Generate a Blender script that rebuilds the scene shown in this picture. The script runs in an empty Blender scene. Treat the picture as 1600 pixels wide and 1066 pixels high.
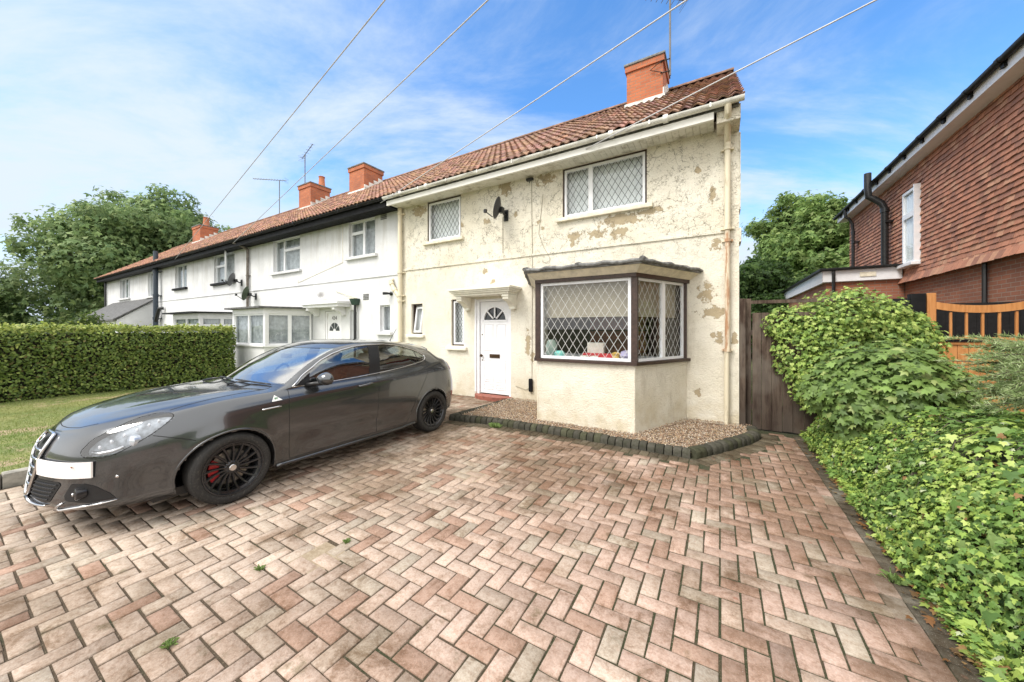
import bpy, bmesh, math, random
import numpy as np
from mathutils import Vector, Matrix
from mathutils.bvhtree import BVHTree
R = math.radians
sc = bpy.context.scene
col = sc.collection
rng = np.random.default_rng(7)
random.seed(5)
# ---------------------------------------------------------------- camera
CH = 1.55
cam_d = bpy.data.cameras.new('camera'); cam = bpy.data.objects.new('camera', cam_d); col.objects.link(cam)
cam.location = (0, 0, CH); cam.rotation_euler = (R(90), 0, R(30.67))
cam_d.sensor_width = 36; cam_d.lens = 36 * 548 / 1600; cam_d.shift_y = -19 / 1600
cam_d.clip_start = .05; cam_d.clip_end = 3000
sc.camera = cam
# ---------------------------------------------------------------- world, sun, exposure
SUN_EL, SUN_AZ = 52, 208      # azimuth clockwise from +Y
W = bpy.data.worlds.new('World'); sc.world = W; W.use_nodes = True
wn = W.node_tree.nodes; wl = W.node_tree.links; wn.clear()
def wnode(t, **k):
    n = wn.new(t)
    for a, b in k.items(): setattr(n, a, b)
    return n
wout = wnode('ShaderNodeOutputWorld'); bg = wnode('ShaderNodeBackground'); bg.inputs[1].default_value = .14
sky = wnode('ShaderNodeTexSky', sky_type='NISHITA', sun_disc=False, sun_elevation=R(SUN_EL), sun_rotation=R(SUN_AZ), altitude=50, air_density=1.0, dust_density=.6, ozone_density=3.0)
tc = wnode('ShaderNodeTexCoord'); sep = wnode('ShaderNodeSeparateXYZ'); wl.new(tc.outputs['Generated'], sep.inputs[0])
def wmath(op, a, b=None, clamp=False):
    n = wnode('ShaderNodeMath', operation=op, use_clamp=clamp)
    for i, v in enumerate((a, b)):
        if v is None: continue
        if isinstance(v, (int, float)): n.inputs[i].default_value = v
        else: wl.new(v, n.inputs[i])
    return n.outputs[0]
zz = wmath('MAXIMUM', sep.outputs[2], 0.0)
den = wmath('ADD', zz, .16)
px = wmath('DIVIDE', wmath('ADD', wmath('MULTIPLY', sep.outputs[0], .86), wmath('MULTIPLY', sep.outputs[1], .51)), den); py = wmath('DIVIDE', wmath('ADD', wmath('MULTIPLY', sep.outputs[0], -.51), wmath('MULTIPLY', sep.outputs[1], .86)), den)
cmb = wnode('ShaderNodeCombineXYZ'); wl.new(px, cmb.inputs[0]); wl.new(py, cmb.inputs[1])
mp = wnode('ShaderNodeMapping'); wl.new(cmb.outputs[0], mp.inputs[0]); mp.inputs['Rotation'].default_value = (0, 0, R(0)); mp.inputs['Scale'].default_value = (.55, 1.3, 1); mp.inputs['Location'].default_value = (9.2, 3.3, 0)
n1 = wnode('ShaderNodeTexNoise'); n1.inputs['Scale'].default_value = 1.1; n1.inputs['Detail'].default_value = 9; n1.inputs['Roughness'].default_value = .64; n1.inputs['Distortion'].default_value = .5
wl.new(mp.outputs[0], n1.inputs[0])
mp2 = wnode('ShaderNodeMapping'); wl.new(cmb.outputs[0], mp2.inputs[0]); mp2.inputs['Scale'].default_value = (.33, .33, 1); mp2.inputs['Location'].default_value = (7.3, 2.2, 0)
n2 = wnode('ShaderNodeTexNoise'); n2.inputs['Scale'].default_value = 1.0; n2.inputs['Detail'].default_value = 3
wl.new(mp2.outputs[0], n2.inputs[0])
c1 = wmath('ADD', wmath('MULTIPLY', n1.outputs[0], 1.15), wmath('MULTIPLY', n2.outputs[0], .35)); c1 = wmath('SUBTRACT', c1, .13)
hz = wmath('SUBTRACT', 1.0, wmath('MULTIPLY', zz, 1.75), True)       # more cloud towards the horizon
hz = wmath('MULTIPLY', wmath('POWER', hz, 1.3), .50)
bk = wmath('ADD', wmath('MULTIPLY', sep.outputs[0], .51), wmath('MULTIPLY', sep.outputs[1], -.86))     # overcast added behind the camera, out of view, for bright neutral light
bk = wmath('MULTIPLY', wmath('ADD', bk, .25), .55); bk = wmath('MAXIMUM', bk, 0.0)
up_ = wnode('ShaderNodeMapRange'); wl.new(zz, up_.inputs[0]); up_.inputs[1].default_value = .68; up_.inputs[2].default_value = .84; up_.inputs[3].default_value = 0; up_.inputs[4].default_value = .45  # extra cloud put overhead, above the frame, to whiten light and reflections
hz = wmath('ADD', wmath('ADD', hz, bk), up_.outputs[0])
mr = wnode('ShaderNodeMapRange', interpolation_type='SMOOTHSTEP'); wl.new(wmath('ADD', c1, hz), mr.inputs[0]); mr.inputs[1].default_value = .55; mr.inputs[2].default_value = .96
hs = wnode('ShaderNodeHueSaturation'); hs.inputs['Saturation'].default_value = 1.22; hs.inputs['Value'].default_value = 1.42; wl.new(sky.outputs[0], hs.inputs['Color'])
mx = wnode('ShaderNodeMix', data_type='RGBA'); wl.new(mr.outputs[0], mx.inputs[0]); wl.new(hs.outputs[0], mx.inputs[6]); cmx = wnode('ShaderNodeMix', data_type='RGBA'); wl.new(wmath('MULTIPLY', wmath('ADD', bk, up_.outputs[0]), 3.2, True), cmx.inputs[0]); cmx.inputs[6].default_value = (3.5, 4.0, 4.6, 1); cmx.inputs[7].default_value = (8.6, 8.5, 8.3, 1); wl.new(cmx.outputs[2], mx.inputs[7])  # clouds out of view set brighter than those in frame, to light the scene
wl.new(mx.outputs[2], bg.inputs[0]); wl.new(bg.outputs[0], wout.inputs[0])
sun_d = bpy.data.lights.new('sun', 'SUN'); sun = bpy.data.objects.new('sun', sun_d); col.objects.link(sun)
sun_d.energy = 2.2; sun_d.angle = R(26); sun_d.color = (1, .955, .89)
sd = Vector((math.sin(R(SUN_AZ)) * math.cos(R(SUN_EL)), math.cos(R(SUN_AZ)) * math.cos(R(SUN_EL)), math.sin(R(SUN_EL))))
sun.rotation_euler = sd.to_track_quat('Z', 'Y').to_euler(); sun.location = sd * 60
vs = sc.view_settings; vs.view_transform = 'Standard'; vs.look = 'None'; vs.gamma = 1; vs.exposure = 0.72; vs.use_curve_mapping = False
sc.cycles.max_bounces = 8; sc.cycles.transparent_max_bounces = 16
# ---------------------------------------------------------------- material helpers
class NT:
    def __init__(s, name):
        s.m = bpy.data.materials.new(name); s.m.use_nodes = True; s.t = s.m.node_tree; s.n = s.t.nodes; s.l = s.t.links
        s.b = s.n['Principled BSDF']; s.out = s.n['Material Output']
        s.pos = s.n.new('ShaderNodeNewGeometry').outputs['Position']
    def set(s, sock, v):
        if isinstance(v, bpy.types.NodeSocket): s.l.new(v, sock)
        elif isinstance(v, (tuple, list)) and len(v) == 3 and sock.type == 'RGBA': sock.default_value = (*v, 1)
        else: sock.default_value = v
    def P(s, **k):
        for a, v in k.items(): s.set(s.b.inputs[a.replace('_', ' ')], v)
        return s
    def noise(s, scale, detail=3, rough=.5, vec=None, dist=0, out=0, sc3=None):
        n = s.n.new('ShaderNodeTexNoise'); n.inputs['Scale'].default_value = scale; n.inputs['Detail'].default_value = detail; n.inputs['Roughness'].default_value = rough; n.inputs['Distortion'].default_value = dist
        v = vec or s.pos
        if sc3: v = s.vmul(v, sc3)
        s.l.new(v, n.inputs['Vector']); return n.outputs[out]
    def vor(s, scale, feat='F1', vec=None, out='Distance', rnd=1):
        n = s.n.new('ShaderNodeTexVoronoi'); n.feature = feat; n.inputs['Scale'].default_value = scale; n.inputs['Randomness'].default_value = rnd
        s.l.new(vec or s.pos, n.inputs['Vector']); return n.outputs[out]
    def vmul(s, v, k):
        n = s.n.new('ShaderNodeVectorMath'); n.operation = 'MULTIPLY'; s.l.new(v, n.inputs[0]); n.inputs[1].default_value = k; return n.outputs[0]
    def vadd(s, v, w, k=1.0):
        m = s.n.new('ShaderNodeVectorMath'); m.operation = 'SCALE'; s.l.new(w, m.inputs[0]); m.inputs['Scale'].default_value = k
        n = s.n.new('ShaderNodeVectorMath'); n.operation = 'ADD'; s.l.new(v, n.inputs[0]); s.l.new(m.outputs[0], n.inputs[1]); return n.outputs[0]
    def M(s, op, a, b=None, clamp=False):
        n = s.n.new('ShaderNodeMath'); n.operation = op; n.use_clamp = clamp
        for i, v in enumerate((a, b)):
            if v is not None: s.set(n.inputs[i], v)
        return n.outputs[0]
    def ramp(s, f, a, b, lo=0., hi=1., smooth=True):
        n = s.n.new('ShaderNodeMapRange'); n.interpolation_type = 'SMOOTHSTEP' if smooth else 'LINEAR'
        s.set(n.inputs[0], f); n.inputs[1].default_value = a; n.inputs[2].default_value = b; n.inputs[3].default_value = lo; n.inputs[4].default_value = hi; return n.outputs[0]
    def mix(s, f, a, b, mode='MIX'):
        n = s.n.new('ShaderNodeMix'); n.data_type = 'RGBA'; n.blend_type = mode
        s.set(n.inputs[0], f); s.set(n.inputs[6], a); s.set(n.inputs[7], b); return n.outputs[2]
    def bump(s, h, strength=.5, dist=.01, prev=None):
        n = s.n.new('ShaderNodeBump'); n.inputs['Strength'].default_value = strength; n.inputs['Distance'].default_value = dist
        s.l.new(h, n.inputs['Height'])
        if prev: s.l.new(prev, n.inputs['Normal'])
        s.l.new(n.outputs[0], s.b.inputs['Normal']); return n.outputs[0]
    def attr(s, name='col'):
        n = s.n.new('ShaderNodeAttribute'); n.attribute_name = name; return n.outputs['Color']
    def xyz(s, v=None):
        n = s.n.new('ShaderNodeSeparateXYZ'); s.l.new(v or s.pos, n.inputs[0]); return n.outputs
def simple(name, c, rough=.6, metal=0, var=.12, scale=6, bump=0, bscale=60, coat=0, spec=.5):
    t = NT(name); n = t.noise(scale, 4, .6)
    d = tuple(x * (1 - var) for x in c); e = tuple(min(1, x * (1 + var)) for x in c)
    t.P(Base_Color=t.mix(t.ramp(n, .3, .7), d, e), Roughness=t.ramp(t.noise(scale * 3, 2), .3, .7, max(0, rough - .07), min(1, rough + .07)), Metallic=metal, Coat_Weight=coat)
    t.b.inputs['Specular IOR Level'].default_value = spec
    if bump: t.bump(t.noise(bscale, 3), bump, .005)
    return t.m
# ---------------------------------------------------------------- mesh helpers
OFF = {}
class MB:
    def __init__(s): s.v = []; s.f = []; s.n = 0; s.c = []
    def add(s, V, F, c=None):
        V = np.asarray(V, float).reshape(-1, 3)
        s.v.append(V); s.f += [tuple(int(i) + s.n for i in f) for f in F]; s.n += len(V)
        if c is not None: s.c.append(np.tile(np.asarray(c, float), (len(V), 1)))
        return s
    def box(s, a, b, c=None, bev=0):
        a = np.minimum(a, b) if False else a
        x0, y0, z0 = [min(p, q) for p, q in zip(a, b)]; x1, y1, z1 = [max(p, q) for p, q in zip(a, b)]
        if bev:
            bm = bmesh.new(); bmesh.ops.create_cube(bm, size=1)
            for v in bm.verts: v.co = Vector(((x0 + x1) / 2 + v.co.x * (x1 - x0), (y0 + y1) / 2 + v.co.y * (y1 - y0), (z0 + z1) / 2 + v.co.z * (z1 - z0)))
            bmesh.ops.bevel(bm, geom=bm.edges[:], offset=bev, segments=2, profile=.6, affect='EDGES')
            bm.verts.ensure_lookup_table(); bm.verts.index_update()
            V = [v.co[:] for v in bm.verts]; F = [[v.index for v in f.verts] for f in bm.faces]; bm.free()
            return s.add(V, F, c)
        V = [(x0, y0, z0), (x1, y0, z0), (x1, y1, z0), (x0, y1, z0), (x0, y0, z1), (x1, y0, z1), (x1, y1, z1), (x0, y1, z1)]
        return s.add(V, [(0, 3, 2, 1), (4, 5, 6, 7), (0, 1, 5, 4), (1, 2, 6, 5), (2, 3, 7, 6), (3, 0, 4, 7)], c)
    def tube(s, pts, r, n=8, closed=False, cap=True, c=None):
        P = [Vector(p) for p in pts]; m = len(P); rr = r if hasattr(r, '__len__') else [r] * m
        V = []; F = []; up = None
        for i, p in enumerate(P):
            if closed: t = P[(i + 1) % m] - P[i - 1]
            else: t = P[min(i + 1, m - 1)] - P[max(i - 1, 0)]
            t.normalize()
            if up is None:
                up = Vector((0, 0, 1)) if abs(t.z) < .9 else Vector((1, 0, 0))
            a = t.cross(up).normalized(); b = a.cross(t).normalized(); up = b
            for k in range(n):
                w = 2 * math.pi * k / n; V.append(p + a * math.cos(w) * rr[i] + b * math.sin(w) * rr[i])
        L = m if closed else m - 1
        for i in range(L):
            j = (i + 1) % m
            for k in range(n): F.append((i * n + k, i * n + (k + 1) % n, j * n + (k + 1) % n, j * n + k))
        if cap and not closed: F.append(tuple(range(n - 1, -1, -1))); F.append(tuple((m - 1) * n + k for k in range(n)))
        return s.add([v[:] for v in V], F, c)
    def prism(s, poly, lift, c=None):      # poly: list of 3D points (planar), lift: extrusion vector
        n = len(poly); A = np.asarray(poly, float); B = A + np.asarray(lift, float)
        F = [tuple(range(n))[::-1], tuple(range(n, 2 * n))] + [(i, (i + 1) % n, n + (i + 1) % n, n + i) for i in range(n)]
        return s.add(np.vstack([A, B]), F, c)
    def lathe(s, prof, o, axis='z', n=24, c=None, caps=True):   # prof: (r, h)
        V = []; F = []
        for r, h in prof:
            for k in range(n):
                w = 2 * math.pi * k / n; x, y = r * math.cos(w), r * math.sin(w)
                p = {'z': (x, y, h), 'x': (h, x, y), 'y': (x, h, y)}[axis]; V.append((p[0] + o[0], p[1] + o[1], p[2] + o[2]))
        for i in range(len(prof) - 1):
            for k in range(n): F.append((i * n + k, i * n + (k + 1) % n, (i + 1) * n + (k + 1) % n, (i + 1) * n + k))
        if caps: F.append(tuple(range(n))[::-1]); F.append(tuple((len(prof) - 1) * n + k for k in range(n)))
        return s.add(V, F, c)
    def xf(s, M):
        for i, V in enumerate(s.v):
            A = np.asarray(M)[:3, :3]; s.v[i] = V @ A.T + np.asarray(M)[:3, 3]
        return s
    def build(s, name, mat, parent=None, smooth=False, auto=False):
        V = np.vstack(s.v); C = np.vstack(s.c) if s.c and sum(len(c) for c in s.c) == len(V) else None
        return mk(name, V, s.f, mat, parent, smooth, C, auto)
def mk(name, V, F, mat, parent=None, smooth=False, C=None, auto=False, fidx=None):
    V = np.asarray(V, float)
    off = np.array(OFF.get(parent.name, (0, 0, 0))) if parent else np.zeros(3)
    me = bpy.data.meshes.new(name)
    if isinstance(F, np.ndarray):
        k = F.shape[1]; me.vertices.add(len(V)); me.vertices.foreach_set('co', (V - off).ravel())
        me.loops.add(F.size); me.loops.foreach_set('vertex_index', F.ravel().astype(np.int32))
        me.polygons.add(len(F)); me.polygons.foreach_set('loop_start', np.arange(len(F), dtype=np.int32) * k)
        me.update(calc_edges=True); me.validate()
    else:
        me.from_pydata((V - off).tolist(), [], F)
    if not isinstance(F, np.ndarray):
        bm = bmesh.new(); bm.from_mesh(me); bmesh.ops.recalc_face_normals(bm, faces=bm.faces[:]); bm.to_mesh(me); bm.free()
    if C is not None and len(C) == len(me.vertices):
        a = me.color_attributes.new('col', 'FLOAT_COLOR', 'POINT'); a.data.foreach_set('color', np.hstack([C, np.ones((len(C), 1))]).astype(np.float32).ravel())
    mats = mat if isinstance(mat, (list, tuple)) else [mat]
    for m in mats: me.materials.append(m)
    if fidx is not None: me.polygons.foreach_set('material_index', np.asarray(fidx, np.int32))
    o = bpy.data.objects.new(name, me); col.objects.link(o)
    if smooth or auto: me.polygons.foreach_set('use_smooth', np.ones(len(me.polygons), bool))
    if auto: me.set_sharp_from_angle(angle=R(38))
    if parent: o.parent = parent; OFF[o.name] = tuple(off)
    else: OFF[o.name] = (0, 0, 0)
    return o
def thing(name, label, cat, loc, group=None):
    o = bpy.data.objects.new(name, None); col.objects.link(o); o.location = loc; o.empty_display_size = .2
    OFF[o.name] = tuple(loc); o['label'] = label; o['category'] = cat
    if group: o['group'] = group
    return o
def tag(o, label, cat=None, group=None, kind=None):
    if label: o['label'] = label
    if cat: o['category'] = cat
    if group: o['group'] = group
    if kind: o['kind'] = kind
    return o
def struct(o): o['kind'] = 'structure'; return o
def quadstrip(A, B):    # faces between two equal polylines
    n = len(A); return np.vstack([A, B]), [(i, i + 1, n + i + 1, n + i) for i in range(n - 1)]
# ---------------------------------------------------------------- materials
def stucco_cream():
    t = NT('cream roughcast'); X, Y, Z = t.xyz()
    base = t.mix(t.ramp(t.noise(1.3, 5, .6), .3, .72), (.80, .76, .655), (.70, .65, .53))
    grime = t.ramp(t.noise(3.2, 6, .7, sc3=(1, 1, .35)), .52, .78, 0, .45)
    base = t.mix(grime, base, (.36, .31, .22))
    base = t.mix(t.ramp(t.noise(60, 4, .7), .55, .75, 0, .35), base, (.42, .37, .27))
    low = t.M('MULTIPLY', t.ramp(Z, .05, .8, 1, 0), t.ramp(t.noise(5, 4), .3, .7))
    base = t.mix(t.M('MULTIPLY', low, .5), base, (.50, .40, .22))
    wv = t.noise(9, 5, .65, out=1)
    # paint that has flaked off: patches of bare tan render
    spots = [(-1.55, 3.52, .36, .11, 1), (-1.05, 3.6, .24, .05, 1), (-2.45, 3.33, .12, .09, 1), (-2.0, 3.34, .17, .07, 1), (-1.6, 3.3, .15, .1, 1),
             (-2.47, 3.2, .07, .04, 1), (-4.0, 4.6, .17, .13, 1), (-3.05, 4.6, .2, .1, 1), (-5.6, 4.1, .09, .08, 1), (-4.5, 3.95, .08, .08, 1), (-6.6, 4.55, .2, .12, 1),
             (-3.2, 3.75, .05, .04, 1), (-3.45, 1.25, .05, .22, 1), (-3.35, .98, .04, .1, 1), (-.20, 2.13, .09, .16, 1), (-.08, 1.82, .17, .07, 1), (.0, 1.42, .04, .10, 1),
             (.19, 1.40, .04, .08, 1), (-.1, 1.45, .03, .05, 1), (-4.55, 2.85, .07, .06, 1), (-4.35, 2.6, .05, .05, 1), (-.1, 3.7, .035, .12, 1), (-.3, 4.15, .04, .05, 1),
             (-.05, 2.9, .06, .1, 1), (-5.2, 4.0, .04, .05, 1), (-3.75, 4.0, .05, .05, 1), (-.32, .5, .05, .05, 1), (-3.1, 3.6, .04, .03, 1), (-1.85, 4.4, .0, .0, 1)]
    wx = t.n.new('ShaderNodeSeparateXYZ'); t.l.new(wv, wx.inputs[0])
    acc = None
    for cx, cz, rx, rz, k in spots:
        if rx == 0: continue
        a = t.M('DIVIDE', t.M('SUBTRACT', X, cx), rx); b = t.M('DIVIDE', t.M('SUBTRACT', Z, cz), rz)
        d = t.M('SQRT', t.M('ADD', t.M('MULTIPLY', a, a), t.M('MULTIPLY', b, b)))
        acc = d if acc is None else t.M('MINIMUM', acc, d)
    nz = t.noise(11, 6, .7); m = t.ramp(t.M('ADD', acc, t.M('MULTIPLY', t.M('SUBTRACT', nz, .5), 5.2)), .93, 1.0, 1, 0)
    sm = t.ramp(t.noise(7, 7, .75), .69, .71, 0, 1)          # small random flakes
    up = t.ramp(Z, 2.4, 3.4, .2, 1)
    sm = t.M('MULTIPLY', sm, t.M('MULTIPLY', up, t.ramp(t.noise(.8, 2), .42, .52)))
    m = t.M('MAXIMUM', m, sm)
    base = t.mix(m, base, t.mix(nz, (.47, .385, .255), (.38, .31, .20)))
    rim = t.ramp(t.M('ABSOLUTE', t.M('SUBTRACT', t.M('ADD', acc, t.M('MULTIPLY', t.M('SUBTRACT', nz, .5), 5.2)), 1.0)), .0, .09, .6, 0)
    base = t.mix(rim, base, (.25, .2, .13))
    # hairline cracks and mould specks, thick upstairs
    v2 = t.vadd(t.pos, t.noise(3, 4, .6, out=1), .35)
    cr = t.ramp(t.vor(4.5, 'DISTANCE_TO_EDGE', v2), .0, .017, 1, 0)
    cr = t.M('MULTIPLY', cr, t.ramp(t.noise(2.3, 3), .47, .6)); cr = t.M('MULTIPLY', cr, up)
    v3 = t.vadd(t.pos, t.noise(14, 3, .6, out=1), .12)
    cr2 = t.M('MULTIPLY', t.ramp(t.vor(19, 'DISTANCE_TO_EDGE', v3), .0, .06, 1, 0), t.ramp(t.noise(6, 5, .75), .49, .58)); cr2 = t.M('MULTIPLY', cr2, up)
    cr = t.M('MAXIMUM', cr, cr2)
    sp = t.M('MULTIPLY', t.ramp(t.noise(30, 6, .8), .58, .64), t.M('ADD', up, .1, True))
    base = t.mix(t.M('MULTIPLY', cr, .85), base, (.13, .11, .07)); base = t.mix(t.M('MULTIPLY', sp, .55), base, (.22, .18, .11))
    t.P(Base_Color=base, Roughness=.9)
    h = t.M('ADD', t.M('MULTIPLY', t.noise(42, 4, .6), 1.0), t.M('MULTIPLY', t.noise(7, 4, .6), .8)); h = t.M('SUBTRACT', h, t.M('MULTIPLY', m, .5)); h = t.M('SUBTRACT', h, t.M('MULTIPLY', cr, .8))
    t.bump(h, .55, .03); return t.m
def render_white():
    t = NT('white painted render'); X, Y, Z = t.xyz()
    b = t.mix(t.ramp(t.noise(1.1, 5, .6), .3, .75), (.73, .735, .745), (.60, .605, .62))
    b = t.mix(t.ramp(t.noise(5, 7, .75, sc3=(1, 1, .22)), .54, .76, 0, .5), b, (.45, .43, .38)); b = t.mix(t.ramp(t.noise(24, 5, .75), .58, .68, 0, .45), b, (.46, .44, .40)); b = t.mix(t.M('MULTIPLY', t.ramp(Z, 2.4, 4.7, .0, .5), t.ramp(t.noise(3, 6, .7, sc3=(1, 1, .15)), .45, .7)), b, (.40, .38, .33))
    d = t.M('SQRT', t.M('ADD', t.M('POWER', t.M('DIVIDE', t.M('ADD', X, 10.9), .25), 2), t.M('POWER', t.M('DIVIDE', t.M('SUBTRACT', Z, 2.62), .13), 2)))
    b = t.mix(t.ramp(t.M('ADD', d, t.noise(9, 4)), .6, 1.7, .75, 0), b, (.12, .11, .10))
    t.P(Base_Color=b, Roughness=.85); t.bump(t.noise(30, 5, .6), .4, .015); return t.m
def brickmat(name, a, b, mortar, sw=.225, rh=.075, vert='XZ', mix=.5, dark=(.16, .07, .05)):
    t = NT(name); x = t.xyz(); c = t.n.new('ShaderNodeCombineXYZ')
    h = t.M('ADD', x[0], x[1]) if vert == 'XZ' else x[1]
    t.l.new(h, c.inputs[0]); t.l.new(x[2], c.inputs[1])
    k = t.n.new('ShaderNodeTexBrick'); t.l.new(c.outputs[0], k.inputs['Vector']); k.inputs['Scale'].default_value = 1; k.inputs['Brick Width'].default_value = sw; k.inputs['Row Height'].default_value = rh
    k.inputs['Mortar Size'].default_value = .006; k.inputs['Mortar Smooth'].default_value = .2; k.inputs['Bias'].default_value = -.1
    k.inputs['Color1'].default_value = (*a, 1); k.inputs['Color2'].default_value = (*b, 1); k.inputs['Mortar'].default_value = (*mortar, 1)
    n = t.noise(14, 5, .65); cc = t.mix(t.ramp(n, .55, .8, 0, .5), k.outputs['Color'], dark)
    cc = t.mix(t.ramp(t.noise(2.0, 3), .4, .7, 0, .35), cc, dark)
    t.P(Base_Color=cc, Roughness=.9); t.bump(t.M('SUBTRACT', t.M('MULTIPLY', n, .35), k.outputs['Fac']), .6, .008); return t.m
def attrmat(name, rough=.85, fine=40, amt=.25, dark=(.1, .09, .07), bump=.3, stain=None, trans=0, spec=.5, bd=.004):
    t = NT(name); a = t.attr(); n = t.noise(fine, 4, .65)
    c = t.mix(t.ramp(n, .3, .75, 0, amt), a, dark)
    if stain: c = stain(t, c)
    t.P(Base_Color=c, Roughness=rough); t.b.inputs['Specular IOR Level'].default_value = spec
    if bump: t.bump(n, bump, bd)
    if trans:
        tr = t.n.new('ShaderNodeBsdfTranslucent'); t.l.new(c, tr.inputs[0]); ms = t.n.new('ShaderNodeMixShader'); ms.inputs[0].default_value = trans
        t.l.new(t.b.outputs[0], ms.inputs[1]); t.l.new(tr.outputs[0], ms.inputs[2]); t.l.new(ms.outputs[0], t.out.inputs[0])
    return t.m
def glassmat(name, tint=(.9, .95, .95), rough=.0, base=.06, tintmix=1.0):
    t = NT(name); t.n.remove(t.b)
    g = t.n.new('ShaderNodeBsdfGlossy'); g.inputs['Roughness'].default_value = rough; g.inputs[0].default_value = (1, 1, 1, 1)
    tr = t.n.new('ShaderNodeBsdfTransparent'); tr.inputs[0].default_value = (*tint, 1)
    ge = t.n.new('ShaderNodeNewGeometry'); dp = t.n.new('ShaderNodeVectorMath'); dp.operation = 'DOT_PRODUCT'; t.l.new(ge.outputs['Incoming'], dp.inputs[0]); t.l.new(ge.outputs['Normal'], dp.inputs[1])
    fr = t.M('MULTIPLY', t.M('POWER', t.M('SUBTRACT', 1.0, t.M('ABSOLUTE', dp.outputs['Value'])), 5), .92)
    m = t.n.new('ShaderNodeMixShader'); t.l.new(t.M('ADD', fr, base + .02, True), m.inputs[0]); t.l.new(tr.outputs[0], m.inputs[1]); t.l.new(g.outputs[0], m.inputs[2]); t.l.new(m.outputs[0], t.out.inputs[0])
    return t.m
def lattice_film(name, color, w, hgt, th, net=None):
    pass
def paver_stain(t, c):
    X, Y, Z = t.xyz()
    g = t.ramp(t.noise(.75, 7, .74), .44, .62, 0, .7)
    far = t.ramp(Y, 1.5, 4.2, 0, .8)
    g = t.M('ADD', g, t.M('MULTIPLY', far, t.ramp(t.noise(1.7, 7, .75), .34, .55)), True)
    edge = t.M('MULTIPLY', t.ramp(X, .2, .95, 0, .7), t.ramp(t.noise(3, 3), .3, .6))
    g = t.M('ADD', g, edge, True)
    c = t.mix(t.M('MULTIPLY', g, .85), c, (.42, .36, .29), 'MULTIPLY')
    c = t.mix(t.ramp(t.noise(3.1, 7, .78, dist=.6), .50, .66, 0, .8), c, (.50, .42, .34), 'MULTIPLY')
    c = t.mix(t.ramp(t.noise(5, 6, .7), .58, .72, 0, .6), c, (.30, .33, .20), 'MULTIPLY')
    # wind-fallen red spots
    sp = t.M('MULTIPLY', t.ramp(t.vor(11), .13, .17, 1, 0), t.ramp(t.noise(1.6, 2), .52, .6)); sp = t.M('MULTIPLY', sp, t.ramp(X, -1.0, -.2))
    c = t.mix(t.M('MULTIPLY', sp, .5), c, (.27, .11, .07))
    c = t.mix(t.ramp(t.noise(28, 6, .75), .42, .7, 0, .7), c, (.62, .52, .44), 'MULTIPLY')
    w = t.ramp(t.noise(210, 2, .8), .64, .70, 0, .45); return t.mix(w, c, (.62, .57, .51))
M = {}
M['cream'] = stucco_cream(); M['white_render'] = render_white()
M['cream_trim'] = simple('cream painted trim', (.76, .70, .56), .7, var=.15, scale=9, bump=.2)
M['canopy'] = simple('off-white painted canopy', (.80, .77, .66), .6, var=.08, scale=8, bump=.15)
M['white'] = simple('white plastic', (.80, .81, .83), .35, var=.04)
M['white_paint'] = simple('white gloss paint', (.82, .82, .84), .4, var=.04)
M['brown'] = simple('dark brown timber stain', (.045, .025, .018), .5, var=.3, scale=20)
M['black_paint'] = simple('black paint', (.010, .010, .011), .6, var=.3, spec=.15)
M['black_plastic'] = simple('black plastic', (.016, .017, .018), .35, var=.2)
M['rubber'] = simple('tyre rubber', (.022, .021, .020), .75, var=.3, scale=30, bump=.3)
M['soil'] = simple('soil', (.16, .11, .07), .95, var=.4, scale=12, bump=.6)
M['lead'] = simple('weathered lead', (.16, .16, .155), .7, var=.45, scale=14, bump=.6, bscale=30)
M['felt'] = simple('grey roofing felt', (.11, .11, .11), .85, var=.35, scale=9, bump=.3)
M['dirty_white'] = None
def dirty(name, c, dirt, lo=.5, hi=.72, sc3=(1, 1, 1), s=4, rough=.5):
    t = NT(name); n = t.ramp(t.noise(s, 6, .7, sc3=sc3), lo, hi, 0, .8)
    t.P(Base_Color=t.mix(n, c, dirt), Roughness=rough); t.bump(t.noise(30, 3), .15, .004); return t.m
M['gutter'] = dirty('algae-streaked white gutter', (.80, .79, .74), (.14, .13, .09), .46, .7, (.6, 1, 3))
M['soffit'] = dirty('stained soffit board', (.74, .72, .64), (.24, .21, .14), .45, .75, (1, 1, 1), 5, .7)
M['pipe_cream'] = dirty('cream painted pipe', (.72, .65, .49), (.30, .24, .15), .52, .75, (3, 3, .6), 4)
M['pipe_rust'] = dirty('rusty cream pipe', (.70, .62, .47), (.34, .13, .04), .47, .62, (3, 3, .5), 3, .8)
M['black_gutter'] = simple('black gutter', (.010, .0095, .009), .5, var=.3, spec=.25)
M['grey_pipe'] = dirty('grey mossy pipe', (.24, .21, .18), (.07, .06, .05), .4, .6, (3, 3, 1), 6, .8)
M['pane'] = glassmat('window glass', (.93, .96, .96), 0, .04)
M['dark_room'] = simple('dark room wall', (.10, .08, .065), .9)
def netmat():
    t = NT('net curtain'); X, Y, Z = t.xyz()
    f = t.ramp(t.noise(9, 2, .5, sc3=(1, 1, .04)), .35, .65, .8, 1.0)
    c = t.mix(f, (.62, .64, .66), (.84, .85, .86)); t.P(Base_Color=c, Roughness=.9); return t.m
M['net'] = netmat(); M['net_grey'] = simple('grey net curtain', (.36, .38, .40), .9, var=.25, scale=7)
M['blind'] = simple('beige blind', (.33, .285, .21), .85, var=.06)
M['lead_dark'] = simple('dark leading strip', (.04, .05, .05), .5)
M['lead_pale'] = simple('pale leading strip', (.50, .50, .48), .45)
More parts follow.
